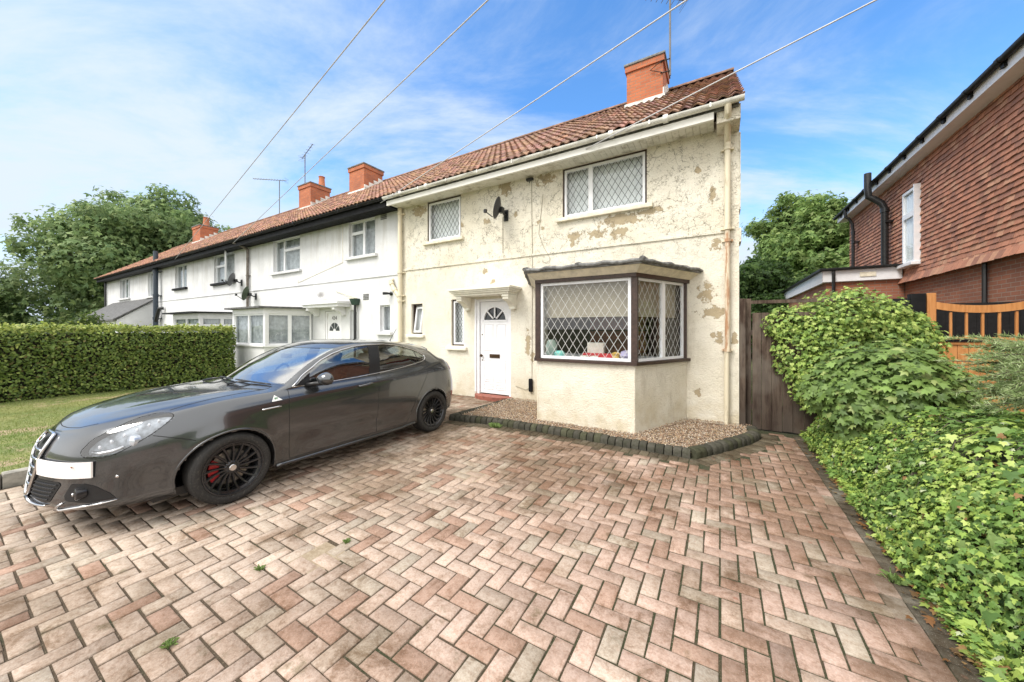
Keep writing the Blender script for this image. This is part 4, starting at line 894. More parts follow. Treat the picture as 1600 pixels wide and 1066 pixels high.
sl = thing('security_light', 'small black wall lamp on the white wall beside the cream soil pipe', 'lamp', (-7.62, FY, 2.5)); m = MB(); m.lathe([(.05, 0), (.055, -.03), (.03, -.05)], (-7.62, FY, 2.5), 'y', 14); m.build('mount', M['black_plastic'], sl, auto=True); m = MB(); m.tube([(-7.63, FY - .05, 2.5), (-7.68, FY - .11, 2.5), (-7.76, FY - .17, 2.5)], [.025, .035, .04], 14); m.build('lamp_head', M['black_plastic'], sl, auto=True)
pb = thing('alarm_box', 'tiny black junction box tucked under the soffit above the dish', 'junction box', (-3.4, FY, 4.6)); m = MB(); m.box((-3.47, FY - .07, 4.625), (-3.32, FY - .001, 4.675), bev=.008); m.build('casing', M['black_plastic'], pb); m = MB(); m.tube([(-3.4, FY - .04, 4.61), (-3.4, FY - .04, 4.57)], .008, 6); m.build('cable_gland', M['black_plastic'], pb)
am = simple('dull aluminium', (.16, .155, .15), .55, .4)
def yagi(root, c, d, L, n, el, updir=Vector((0, 0, 1)), refl=True):
    d = Vector(d).normalized(); s_ = d.cross(updir).normalized(); m = MB(); m.tube([c - d * L * .3, c + d * L * .7], .016, 6); bo = m.build('boom', am, root)
    m = MB()
    for i in range(n): p = c - d * L * .22 + d * L * .9 * i / (n - 1); e = el * (1 - .35 * i / n); m.tube([p - s_ * e, p + s_ * e], .007, 5)
    if refl:
        for k in (-.12, -.05, .05, .12): p = c - d * L * .3 + updir * k; m.tube([p - s_ * el * 1.3, p + s_ * el * 1.3], .004, 5)
    m.build('element', am, bo)
def aerial(label, base, top, loc, boomc, d, L, n, el, extra=None, r_=.022):
    t = thing('television_aerial', label, 'aerial', loc, 'television aerials on the chimneys'); m = MB(); m.tube([base, top], r_, 8); mm = m.build('mast', am, t)
    if extra: m = MB(); extra(m); m.build('bracket', M['black_plastic'], mm)
    yagi(t, Vector(boomc), d, L, n, el); return t
def ex(m):
    m.tube([(-1.2, 8.82, 7.52), (-1.0, 8.88, 7.55)], .012, 6); m.tube([(-1.2, 8.82, 7.80), (-1.0, 8.88, 7.83)], .012, 6); m.tube([(-1.16, 8.80, 7.52), (-1.42, 8.80, 7.66), (-1.16, 8.80, 7.8)], .01, 6)
aerial('tall television aerial strapped to the brick chimney of the cream house', (-1.0, 8.9, 7.45), (-1.0, 8.9, 9.6), (-1.0, 8.9, 7.45), (-1.03, 8.88, 9.25), (-.75, -.55, .03), 1.3, 10, .16, ex)
aerial('aerial with a long bare boom on the chimney that has one clay pot', (-16.75, 9.2, 7.5), (-16.75, 9.2, 9.75), (-16.75, 9.2, 7.5), (-16.75, 9.2, 9.72), (.9, -.28, -.05), 2.1, 6, .12, lambda m: (m.tube([(-16.75, 9.2, 7.8), (-16.6, 9.2, 7.8)], .02, 6), m.tube([(-16.75, 9.2, 7.6), (-16.6, 9.2, 7.6)], .02, 6)))
aerial('short mast aerial standing alone on the ridge between two chimneys', (-20.6, 9.95, 7.7), (-20.6, 9.95, 9.6), (-20.6, 9.95, 7.7), (-20.9, 9.95, 9.7), (-.8, -.5, .05), 1.8, 12, .14)
POLE = Vector((30.24, -2.99, 6.93))
wm = simple('pale overhead cable', (.55, .54, .55), .5)
cl = [((-21.75, 6.02, 4.78), 'overhead wire reaching farthest left over the third white house'), ((-15.85, 6.02, 4.78), 'overhead wire running to the boundary of the two nearer white houses'), ((-7.5, 6.02, 4.78), 'overhead wire running to the joint of the cream and white houses'), ((-2.05, 6.02, 4.74), 'rightmost overhead wire, ending at the gutter of the cream house')]
for k, (e, lb) in enumerate(cl):
    e = Vector(e); m = MB(); n = 30; m.tube([POLE.lerp(e, i / n) - Vector((0, 0, .03 * math.sin(math.pi * i / n))) for i in range(n + 1)], .0085, 6); o = m.build('overhead_wire', wm, smooth=True); tag(o, lb, 'wire', 'overhead telephone wires')
# ================================================================ neighbouring tile-hung house on the right
NX = 4.2
N = thing('brick_house', 'red tile-hung and brick house with black pipes beyond the orange gate, at the right edge', 'house', (NX + 2, 12, 0))
m = MB(); m.box((NX, 2.2, -.05), (NX + 7, 17.7, 5.62)); nw = m.build('wall', M['brick_wall'], N)
V = []; F = []; C = []
g_, tw = .104, .168; rows = int((5.66 - 2.74) / g_) + 1
for r in range(rows):
    zb_ = 2.74 + r * g_; kick = .10 * math.exp(-r * .8)
    y = 2.2 - (tw / 2 if r % 2 else 0)
    while y < 17.68:
        a, b = max(y + .002, 2.2), min(y + tw - .002, 17.7)
        if b - a > .02 and not (12.35 < (a + b) / 2 < 13.15 and 3.15 < zb_ + .05 < 5.08) and zb_ < 5.62:
            zt = zb_ + g_ * 1.5; ti = .045 + kick + rng.uniform(-.004, .006); dz = rng.uniform(-.006, .006); tl = rng.normal(0, .003)
            n = len(V); xo, xi = NX - ti, NX - .012 - kick * .7
            V += [(xo, a, zb_ + dz - tl), (xo, b, zb_ + dz + tl), (xi, b, zt), (xi, a, zt), (NX - ti + .016, a, zb_ + dz - tl), (NX - ti + .016, b, zb_ + dz + tl)]
            F += [(n, n + 1, n + 2, n + 3), (n, n + 4, n + 5, n + 1), (n, n + 3, n + 4), (n + 1, n + 5, n + 2)]
            q = rng.random(); cc = np.array((.47, .215, .135)) if q < .6 else (np.array((.36, .175, .12)) if q < .87 else np.array((.53, .29, .185)))
            cc = cc * rng.uniform(.8, 1.15) ; C += [cc] * 6
        y += tw
mk('hung_tiles', V, F, M['tile_hung'], nw, C=np.array(C))
m = MB(); m.add([(3.80, 2.0, 5.83), (3.80, 18.0, 5.83), (8.2, 18.0, 8.6), (8.2, 2.0, 8.6)], [(0, 1, 2, 3)]); m.add([(3.80, 2.0, 5.79), (3.80, 18.0, 5.79), (8.2, 18.0, 8.56), (8.2, 2.0, 8.56)], [(0, 1, 2, 3)]); nr = m.build('roof', M['felt'], N)
m = MB(); m.box((3.88, 2.05, 5.60), (3.905, 17.95, 5.80)); m.box((3.906, 2.05, 5.60), (NX - .03, 17.95, 5.62)); nf = m.build('fascia', M['white_paint'], N)
m = MB(); m.tube([(3.82, 2.0, 5.80), (3.82, 18.05, 5.80)], .055, 10)
for i in range(18): y = 2.6 + i * .87; m.tube([(3.82, y, 5.80), (3.82, y + .08, 5.80)], .064, 10); m.box((3.84, y, 5.68), (3.879, y + .09, 5.77))
m.build('gutter', M['black_gutter'], N, auto=True)
def npipe(y, r_, z0, pts_, name, lab=None):
    m = MB(); m.tube([(NX - .18, y, z0), (NX - .18, y, 4.95)] + pts_, r_, 12); m.tube([(NX - .18, y, z0), (NX - .18, y, z0 + .12)], r_ * 1.25, 12); m.tube([(NX - .18, y, 4.85), (NX - .18, y, 4.97)], r_ * 1.25, 12); m.box((NX - .2, y - .12, 4.55), (NX, y + .12, 4.6)); return m.build(name, M['black_plastic'], N, auto=True)
npipe(13.95, .082, 3.24, [(NX - .24, y_, z_) for y_, z_ in ((13.95, 5.12),)] + [(3.80, 14.0, 5.30), (3.70, 14.0, 5.38), (3.68, 14.0, 5.6), (3.68, 14.0, 6.05)], 'soil_pipe')
npipe(16.7, .045, 3.24, [(NX - .2, 16.7, 5.25), (3.9, 16.7, 5.45), (3.82, 16.7, 5.5), (3.82, 16.7, 5.75)], 'downpipe')
m = MB(); m.tube([(NX - .05, 9.9, 0), (NX - .05, 9.9, 2.75)], .035, 8); m.build('waste_pipe', M['black_plastic'], N)
# window in the side wall: local x runs along +Y reversed
MX = Matrix(((0, 1, 0, NX - .10), (-1, 0, 0, 13.1), (0, 0, 1, 3.2), (0, 0, 0, 1)))
wn_ = window(N, MX, .72, 1.85, [(0, 0, .72, 1.22), (0, 1.22, .72, 1.85)], sash=.065, netd=.06)
m = MB(); m.box((NX - .2, 12.3, 3.12), (NX - .02, 13.2, 3.195), bev=.01); m.box((NX - .14, 12.33, 3.2), (NX - .0, 12.378, 5.08)); m.build('sill', M['white_paint'], wn_)
# single-storey extension
m = MB(); m.box((2.62, 13.25, -.05), (NX - .01, 20.0, 2.95)); ex_ = m.build('extension_wall', M['brick_wall'], N)
ex_.data.materials.clear(); ex_.data.materials.append(brickmat('extension brick', (.40, .15, .08), (.33, .12, .07), (.3, .25, .2)))
m = MB(); m.box((2.52, 13.15, 2.88), (NX - .08, 13.18, 3.19)); m.add([(2.52, 13.151, 2.86), (2.52, 13.151, 3.19), (2.52, 20.1, 3.19), (2.52, 20.1, 2.86)], [(0, 1, 2, 3)]); m.box((2.521, 13.181, 2.87), (NX - .09, 20.1, 2.9)); m.build('extension_fascia', M['white_paint'], ex_)
m = MB(); m.box((2.44, 13.05, 3.192), (NX - .06, 20.2, 3.26), bev=.015); m.build('extension_roof', M['black_gutter'], ex_)
m = MB(); m.tube([(2.75, 13.1, 3.18), (2.75, 13.1, 1.2)], .04, 8); m.build('downpipe', M['black_plastic'], ex_)
m = MB(); m.box((3.3, 13.13, 2.98), (3.62, 13.149, 3.10)); m.build('air_brick', M['cream_trim'], ex_)
# ================================================================ dark timber fence beside the cream house
def boards(mb, x0, x1, y, z0, z1f, bw=.125, th=.018, gap=.004):
    x = x0; i = 0
    while x < x1 - .03:
        w = min(bw * rng.uniform(.92, 1.08), x1 - x); zt = z1f(x) + rng.normal(0, .006); zb_ = z0 + rng.uniform(-.01, .02); yo = .010 * (i % 2)
        mb.box((x + gap / 2, y - yo - th, zb_), (x + w - gap / 2, y - yo, zt), bev=.003); x += w; i += 1
FN = thing('wooden_fence', 'weathered dark brown side fence of vertical boards between the cream house and the climber', 'fence', (.7, 6.56, 0))
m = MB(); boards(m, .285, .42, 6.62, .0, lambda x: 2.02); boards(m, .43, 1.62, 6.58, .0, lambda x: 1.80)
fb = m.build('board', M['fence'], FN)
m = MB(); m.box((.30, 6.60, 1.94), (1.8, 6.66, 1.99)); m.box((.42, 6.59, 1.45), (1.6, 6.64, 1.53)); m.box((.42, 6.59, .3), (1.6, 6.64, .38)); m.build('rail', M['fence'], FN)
m = MB(); m.box((.262, 6.50, -.02), (.34, 6.60, 2.02), bev=.006); m.build('post', M['fence'], FN)
# back boundary fence seen far behind on the right
# ================================================================ orange gate
G = thing('timber_gate', 'orange stained timber gate with an open spindle top and a black strap hinge', 'gate', (3.5, 8.4, 0))
GY = 8.40
for sx_ in (2.90, 4.05): MB().box((sx_, GY - .05, .05), (sx_ + .1, GY + .02, 2.13), bev=.006).build('stile', M['gate'], G)
m = MB(); m.box((2.90, GY - .05, .05), (3.0, GY + .02, 2.13), bev=.006); m.box((4.05, GY - .05, .05), (4.15, GY + .02, 2.13), bev=.006)
m = MB(); nn = 16; top_, bot_ = [], []
for i in range(nn + 1):
    x = 3.002 + (4.048 - 3.002) * i / nn; q = (x - 3.5) / .55; top_.append((x, GY - .045, 1.915 + .085 * q * q)); bot_.append((x, GY - .045, 1.80 + .085 * q * q))
m.prism(top_ + bot_[::-1], (0, .055, 0)); m.box((3.002, GY - .045, 1.30), (4.048, GY + .01, 1.42), bev=.004); m.build('rail', M['gate'], G)
for i in range(6):
    x = 3.0 + .165 * (i + 1) - .0
    if x > 4.02: break
    m = MB(); m.box((x - .013, GY - .03, 1.42), (x + .013, GY - .004, 1.815)); m.build('spindle', M['gate'], G)
m = MB(); x = 3.003
while x < 4.04: m.box((x + .0015, GY - .022, .08), (min(x + .115, 4.047) - .0015, GY - .004, 1.299), bev=.004); x += .117
m.build('board', M['gate'], G)
m = MB(); m.box((2.92, GY - .062, 1.345), (3.46, GY - .051, 1.385)); m.prism([(3.46, GY - .062, 1.345), (3.50, GY - .062, 1.365), (3.46, GY - .062, 1.385)], (0, .010, 0)); m.build('strap_hinge', M['black_paint'], G)
m = MB(); 
for x in (3.1, 3.25, 3.4): m.tube([(x, GY - .0625, 1.365), (x, GY - .068, 1.365)], .009, 8)
m.build('bolt', am, G)
pg = MB(); pg.box((2.71, GY - .06, 0), (2.885, GY + .08, 2.13), bev=.008); po = pg.build('gate_post', M['black_paint'], auto=True); tag(po, 'black painted timber post that the orange gate hangs on', 'post')
m = MB(); x = 2.35
while x < 2.69: m.box((x, GY + .0, .1), (x + .11, GY + .018, 2.06)); x += .114
x = 2.95
while x < 4.1: m.box((x, GY + .45, .1), (x + .11, GY + .468, 1.98)); x += .113
bo = thing('black_fence', 'black boarded panels behind and beside the orange gate', 'fence', (3.2, GY + .3, 0)); m.build('panel', simple('matt black boards', (.008, .008, .009), .8), bo)
m = MB(); m.box((2.34, GY + .02, 1.7), (2.69, GY + .05, 1.78)); m.box((2.94, GY + .47, 1.6), (4.1, GY + .5, 1.7)); m.build('rail', M['black_paint'], bo)
M['tree_leaf'] = attrmat('tree leaves', .6, 30, .1, (.03, .05, .02), 0, trans=.42, spec=.3)
# ================================================================ foliage
def leafproto(kind):
    if kind == 'ivy':
        P = [(0, 0, 0), (.22, -.12, .02), (.5, .02, -.06), (.34, .2, .03), (.46, .48, -.08), (.2, .5, .02), (0, 1.0, -.12), (-.2, .5, .02), (-.46, .48, -.08), (-.34, .2, .03), (-.5, .02, -.06), (-.22, -.12, .02), (0, .35, .06)]
        Fp = [(12, i, i + 1) for i in range(0, 11)] + [(12, 11, 0)]
    elif kind == 'lobed':
        P = [(0, 0, 0), (.3, -.08, .0), (.52, .16, -.08), (.3, .28, .03), (.52, .62, -.1), (.2, .6, .03), (0, 1.02, -.14), (-.2, .6, .03), (-.52, .62, -.1), (-.3, .28, .03), (-.52, .16, -.08), (-.3, -.08, .0), (0, .36, .07)]
        Fp = [(12, i, i + 1) for i in range(0, 11)] + [(12, 11, 0)]
    elif kind == 'oval':
        P = [(0, 0, 0), (.28, .35, -.04), (.2, .75, -.03), (0, 1, -.1), (-.2, .75, -.03), (-.28, .35, -.04), (0, .5, .05)]; Fp = [(6, i, i + 1) for i in range(5)] + [(6, 5, 0)]
    elif kind == 'clump':     # a spray of three leaves, for trees far off
        P = []; Fp = []
        for a, l in ((0, 1), (1.1, .8), (-1.0, .85)):
            b = len(P); d = np.array((math.sin(a), math.cos(a), 0)); s_ = np.array((math.cos(a), -math.sin(a), 0))
            for q in ((0, 0, 0), (.24, .45, .04), (0, 1, -.12), (-.24, .45, .04)): P.append(tuple(s_ * q[0] * l + d * q[1] * l + np.array((0, 0, q[2]))))
            Fp += [(b, b + 1, b + 2), (b, b + 2, b + 3)]
    return np.array(P, float), np.array(Fp)
def leaves(name, pts, nrm, size, cols, kind, parent, mat=None, droop=.4, jit=.55, flat=0):
    """pts, nrm: (n,3); leaves face roughly along nrm with their tips hanging"""
    P, Fp = leafproto(kind); n = len(pts)
    nn_ = nrm + rng.normal(0, jit, (n, 3)); nn_ /= np.linalg.norm(nn_, axis=1)[:, None]
    dwn = np.array((0, 0, -droop)) + rng.normal(0, .7, (n, 3)); t = dwn - (dwn * nn_).sum(1)[:, None] * nn_; t /= np.linalg.norm(t, axis=1)[:, None] + 1e-9
    s_ = np.cross(t, nn_); sz = (size * rng.uniform(.55, 1.35, n))[:, None, None] if np.isscalar(size) else size[:, None, None]
    V_ = pts[:, None] + sz * (P[None, :, 0:1] * s_[:, None] + P[None, :, 1:2] * t[:, None] + P[None, :, 2:3] * nn_[:, None])
    F_ = (Fp[None] + (np.arange(n) * len(P))[:, None, None]).reshape(-1, 3)
    sh = np.ones(len(P)); cc = cols[:, None] * sh[None, :, None]
    return mk(name, V_.reshape(-1, 3), F_, mat or M['leaf'], parent, C=np.repeat(cols, len(P), 0))
def palette(n, cols, p, var=.15):
    cols = np.array(cols, float); c_ = cols[rng.choice(len(cols), n, p=p)]; return c_ * rng.uniform(1 - var, 1 + var, (n, 1))
def lump(x, y, z, s=1.0, k=0.0):
    return (np.sin(x * 2.1 * s + 1.3 * np.sin(y * 1.7 * s + k)) + np.sin(y * 2.7 * s + 2 * np.sin(z * 2.3 * s)) + np.sin(z * 3.1 * s + 1.7 * np.sin(x * 2.9 * s + k))) / 3
# ---- clipped hedge on the left
H = thing('clipped_hedge', 'long clipped beech-like hedge across the front lawn on the left', 'hedge', (-13.4, 1, 0))
hx0, hx1, hy0, hy1, hh = -13.9, -12.85, -3.5, 4.95, 1.60
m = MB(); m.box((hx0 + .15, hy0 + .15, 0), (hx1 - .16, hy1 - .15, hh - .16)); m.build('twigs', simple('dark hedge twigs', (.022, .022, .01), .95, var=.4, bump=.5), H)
n = 34000; face = rng.choice(4, n, p=[.55, .27, .1, .08]); y = rng.uniform(hy0, hy1, n); x = rng.uniform(hx0, hx1, n); z = rng.uniform(.02, hh, n)
nr_ = np.zeros((n, 3)); dp_ = np.abs(rng.normal(0, .05, n))
bmp = .085 * lump(x * 0, y * 1.2, z * 1.4, 1.6)
f0 = face == 0; x[f0] = hx1 - dp_[f0] + bmp[f0] + .05 * np.sin(z[f0] / hh * math.pi) - .02; nr_[f0] = (1, 0, .35)
f1 = face == 1; z[f1] = hh - dp_[f1] + .05 * lump(x, y, z * 0, 2.0)[f1] + np.abs(rng.normal(0, .02, f1.sum())); nr_[f1] = (0, 0, 1)
f2 = face == 2; x[f2] = hx0 + dp_[f2]; nr_[f2] = (-1, 0, .3)
f3 = face == 3; y[f3] = hy1 - dp_[f3]; nr_[f3] = (0, 1, .3)
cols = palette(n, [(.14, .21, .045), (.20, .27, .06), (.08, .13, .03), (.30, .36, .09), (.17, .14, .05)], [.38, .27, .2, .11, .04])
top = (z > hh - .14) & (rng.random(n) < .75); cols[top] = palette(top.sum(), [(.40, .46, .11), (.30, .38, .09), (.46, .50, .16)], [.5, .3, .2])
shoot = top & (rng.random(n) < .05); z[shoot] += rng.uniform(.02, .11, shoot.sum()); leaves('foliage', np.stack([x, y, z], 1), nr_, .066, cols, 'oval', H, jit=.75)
# ---- generic crown from limbs
def crown_pts(centres, radii, n, shell=.72):
    c_ = np.array(centres, float); r_ = np.array(radii, float); vol = (r_[:, 0] * r_[:, 1] * r_[:, 2]) ** .75; k = rng.choice(len(c_), n, p=vol / vol.sum())
    d = rng.normal(0, 1, (n, 3)); d /= np.linalg.norm(d, axis=1)[:, None]; rad = shell + (1 - shell) * rng.random(n) ** .6; rad[rng.random(n) < .25] *= .75
    # break every lobe into clumps
    u = 1 + .16 * lump(d[:, 0] * 3 + k, d[:, 1] * 3, d[:, 2] * 3 + k, 1.4)
    return c_[k] + d * r_[k] * (rad * u)[:, None], d, k
def tree(name, label, base, h, spread, n, seed, cols, p, size=.3, group=None, trunk_r=.25, low=.25, lobes=26, asym=(0, 0), cat='tree', kind='clump', flat=1.0, thin=0.0):
    r2 = np.random.default_rng(seed); t = thing(name, label, cat, base, group); b = np.array(base, float); m = MB(); cs, rs = [], []
    trunk_top = b + np.array((asym[0] * .3, asym[1] * .3, h * .55)); m.tube([b - (0, 0, .2), b + (0, 0, h * .2), b * .5 + trunk_top * .5, trunk_top], [trunk_r * 1.2, trunk_r, trunk_r * .7, trunk_r * .35], 9)
    for i in range(lobes):
        a = 2.4 * i + r2.uniform(-.5, .5); q = (i + .5) / lobes; zz_ = h * (low + (1 - low) * (q ** .85)) * r2.uniform(.93, 1.02)
        prof = math.sin(math.pi * min(1, .12 + .88 * (1 - (zz_ / h - low) / (1 - low)) ** .75)) ** .6 if zz_ / h < .98 else .15
        prof = max(.12, (1 - ((zz_ / h - low - .25) / (1.0 - low - .2)) ** 2)) if zz_ / h > low + .25 else .8 + .2 * (zz_ / h - low) / .25
        rr = spread * prof * r2.uniform(.45, .9); c_ = b + np.array((rr * math.cos(a) + asym[0] * zz_ / h, rr * math.sin(a) * flat + asym[1] * zz_ / h, zz_)); s_ = spread * r2.uniform(.2, .34)
        c_[2] -= s_ * .55; cs.append(c_); rs.append((s_ * 1.15, s_ * 1.1, s_ * .72))
        st = b + np.array((0, 0, max(h * .12, zz_ * .5))); mid = (st + c_) / 2 + (0, 0, -.04 * h); m.tube([st, mid, c_], [trunk_r * .4, trunk_r * .25, trunk_r * .07], 6)
        for j in range(3):   # twigs poking out of the lobe
            d = r2.normal(0, 1, 3); d[2] = abs(d[2]) * .8; d /= np.linalg.norm(d); e = c_ + d * np.array((1.35, 1.35, 1.1)) * s_; m.tube([c_, e], [trunk_r * .08, .012], 4); cs.append(c_ + (e - c_) * .85); rs.append((s_ * .4, s_ * .4, s_ * .28))
    m.build('trunk', M['bark'], t); P_, d, k = crown_pts(cs, rs, n, .55)
    P_ += rng.normal(0, size * .5, P_.shape); C_ = palette(n, cols, p, .2); nr2 = d + np.array((0, 0, .5))
    dark = np.array([r2.uniform(.78, 1.15) for _ in cs]); C_ *= dark[k][:, None]
    leaves('crown', P_, nr2, size, C_, kind, t, M['tree_leaf'], droop=.5, jit=.5); return t
GC = [(.19, .28, .11), (.25, .34, .13), (.14, .22, .09), (.31, .39, .16)]; GP = [.4, .3, .2, .1]
tree('deciduous_tree', 'largest green tree, spreading behind the far left end of the terrace', (-55.0, 13.5, -.1), 15.6, 11.2, 62000, 3, GC, GP, .36, 'trees behind the houses', .5, .12, 40, (1.5, .3))
tree('deciduous_tree', 'lower dark green tree at the left edge of the photo beyond the hedge', (-60, -1.5, -.1), 7.2, 7.5, 22000, 8, [(.12, .20, .07), (.16, .25, .08), (.09, .15, .055)], [.4, .35, .25], .36, 'trees behind the houses', .35, .1, 26)
tree('deciduous_tree', 'small rounded tree peeping over the roof beside the clay-pot chimney at far left', (-52, 22, -.1), 13.6, 6.0, 24000, 12, GC, GP, .3, 'trees behind the houses', .35, .2, 20)
tree('deciduous_tree', 'bright green tree between the cream house and the tile-hung house', (5.4, 29, -.1), 9.9, 5.5, 60000, 21, [(.20, .31, .09), (.28, .39, .12), (.14, .23, .07), (.35, .44, .17)], [.4, .3, .2, .1], .24, 'trees behind the houses', .3, .08, 34)
tree('deciduous_tree', 'shorter tree low behind the side fence, in front of the bright green one', (1.9, 22, -.1), 5.2, 3.0, 16000, 23, [(.05, .10, .022), (.075, .13, .03), (.035, .07, .02)], [.4, .3, .3], .18, 'trees behind the houses', .2, .05, 18)
for k, (bx, by, h_, sp, lb) in enumerate([(-32, 1.5, 2.1, 1.9, 'leafy shrub poking over the hedge by the grey lean-to roof'), (-22, 3.2, 2.35, 1.3, 'dark shrub growing over the black bay roof behind the hedge'), (-40, -3, 3.0, 4.0, 'low yellow-green shrub row end behind the hedge at far left')]):
    tree('garden_shrub', lb, (bx, by, -.05), h_, sp, 3500, 40 + k, [(.09, .14, .03), (.15, .20, .05), (.06, .10, .025)], [.4, .3, .3], .12, 'shrubs behind the clipped hedge', .05, .15, 9, cat='shrub', kind='oval')
# ---- ivy bank on the right
def bankz(x, y):
    e = 1.06 + .05 * np.sin(y * 3.1) + .03 * np.sin(y * 7.7)
    q = np.clip((x - e) / .75, 0, 1); base = .80 * (1 - (1 - q) ** 2.3); drop = np.clip((x - 2.1) / 1.0, 0, 1) * .42
    return base * (1 + .04 * np.sin(y * 1.9 + 1)) - drop + .085 * lump(x, y, x * 0, 2.8) * np.clip(q * 3, 0, 1)
IV = thing('ivy_bank', 'waist-high bank of lime and mid green ivy along the right side of the drive', 'ivy', (1.9, 3.8, 0))
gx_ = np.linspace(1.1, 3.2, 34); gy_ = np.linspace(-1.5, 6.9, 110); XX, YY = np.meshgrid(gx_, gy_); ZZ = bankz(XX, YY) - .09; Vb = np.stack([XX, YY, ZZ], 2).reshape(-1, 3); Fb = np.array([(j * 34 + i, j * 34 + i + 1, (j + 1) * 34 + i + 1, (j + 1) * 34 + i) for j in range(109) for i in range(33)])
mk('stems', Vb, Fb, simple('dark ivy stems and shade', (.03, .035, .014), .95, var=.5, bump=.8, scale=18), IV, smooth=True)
n = 92000; x = 1.02 + 2.15 * rng.random(n) ** 1.35; y = -1.3 + 8.1 * rng.random(n)
steep = rng.random(n) < .35; x[steep] = 1.02 + rng.random(steep.sum()) * .38
e_ = .02; z = bankz(x, y); gxn = (bankz(x + e_, y) - z) / e_; gyn = (bankz(x, y + e_) - z) / e_; nr_ = np.stack([-gxn, -gyn, np.ones(n)], 1); nr_ /= np.linalg.norm(nr_, axis=1)[:, None]; nr_[:, 2] += .25
P_ = np.stack([x, y, z], 1) + nr_ * (rng.uniform(-.085, .055, n))[:, None]; P_[:, 2] = np.maximum(P_[:, 2], .01)
big = rng.random(n) < np.clip((x - 1.3) * .6, .04, .5); sz = np.where(big, rng.uniform(.045, .085, n), rng.uniform(.02, .044, n))
k_ = np.clip(.5 + .9 * lump(x, y, z, 2.2, 1.0) + rng.normal(0, .25, n), 0, 1)[:, None]
lime = palette(n, [(.36, .48, .10), (.46, .56, .16), (.29, .42, .09)], [.5, .25, .25]); mid = palette(n, [(.135, .24, .05), (.19, .31, .075), (.085, .16, .04), (.24, .35, .11)], [.35, .3, .2, .15])
pick = (rng.random(n)[:, None] < np.clip(k_ * .9, .08, .8) * np.where(big, .35, 1.1)[:, None]); cols = np.where(pick, lime, mid)
brn_ = (rng.random(n) < .012); cols[brn_] = (.30, .17, .07); cream = (rng.random(n) < .012); cols[cream] = (.55, .60, .38)
leaves('foliage', P_, nr_, sz, cols, 'ivy', IV, droop=.8, jit=.42)
m = MB()
for i in range(40):
    a = rng.uniform(1.15, 1.9); b = rng.uniform(1.6, 6.0); pts_ = []
    for j in range(5): xx, yy = a + j * rng.uniform(-.02, .07), b + j * rng.uniform(.02, .09); pts_.append((xx, yy, float(bankz(np.array(xx), np.array(yy))) + .02 + .02 * math.sin(j * 2)))
    MB().tube(pts_, .004, 5).build('runner', M['bark'], IV)
# fallen leaves along the ivy foot
n = 420; x = 1.04 + np.abs(rng.normal(0, .07, n)) * -1 + .03; y = rng.uniform(.5, 6.2, n); P_ = np.stack([x, y, np.full(n, .012) + rng.uniform(0, .01, n)], 1)
lf = leaves('fallen_leaves', P_, np.tile((0, 0, 1.), (n, 1)), .035, palette(n, [(.20, .09, .03), (.28, .17, .07), (.12, .07, .03), (.22, .28, .06)], [.35, .3, .25, .1]), 'ivy', None, jit=.2); tag(lf, 'scattered brown fallen leaves along the foot of the ivy', 'leaf litter', kind='stuff')
def bush(name, label, centre, rad, n, size, cols, p, kind, cat, extra=None, up=.5, jit=.45, droop=.4):
    t = thing(name, label, cat, (centre[0], centre[1], 0)); c_ = np.array(centre); r_ = np.array(rad)
    cs = [c_] ; rs = [r_ * .8]
    for i in range(14): d = rng.normal(0, 1, 3); d /= np.linalg.norm(d); d[2] = abs(d[2]) * .9 - .25; cs.append(c_ + d * r_ * .62); rs.append(r_ * rng.uniform(.28, .42))
    if extra: 
        for e, er in extra: cs.append(np.array(e)); rs.append(np.array(er))
    m = MB()
    for q in cs: m.tube([(c_[0] + rng.normal(0, .08), c_[1] + rng.normal(0, .05), 0), tuple((c_ + q) / 2 * np.array((1, 1, .8))), tuple(q)], [.02, .014, .006], 5)
    m.build('stem', M['bark'], t); P_, d, k = crown_pts(cs, rs, n, .6); ok = P_[:, 2] > .03; P_, d, k = P_[ok], d[ok], k[ok]
    leaves('foliage', P_, d * .8 + np.array((-.15, -.35, up)), size, palette(len(P_), cols, p, .18), kind, t, jit=jit, droop=droop); return t
bush('currant_bush', 'rounded bush of larger dark green lobed leaves in front of the climber', (1.52, 5.35, .80), (.72, .66, .76), 11000, .078, [(.16, .25, .06), (.21, .32, .085), (.11, .18, .05), (.31, .38, .13)], [.4, .3, .2, .1], 'lobed', 'bush', up=.9, jit=.3)
bush('climbing_plant', 'lime green climber heaped over the top of the side fence', (1.62, 6.95, 1.52), (.92, .62, .80), 22000, .05, [(.32, .45, .10), (.43, .54, .15), (.20, .32, .075), (.13, .22, .055)], [.35, .25, .25, .15], 'ivy', 'climber', extra=[((.95, 6.5, 1.25), (.3, .16, .5)), ((1.1, 6.4, .8), (.25, .18, .45)), ((2.25, 7.0, 1.3), (.35, .4, .45)), ((.8, 6.52, 1.62), (.26, .14, .26)), ((1.25, 6.5, 1.5), (.34, .14, .34)), ((1.5, 6.48, 1.75), (.34, .14, .3))], droop=.9)
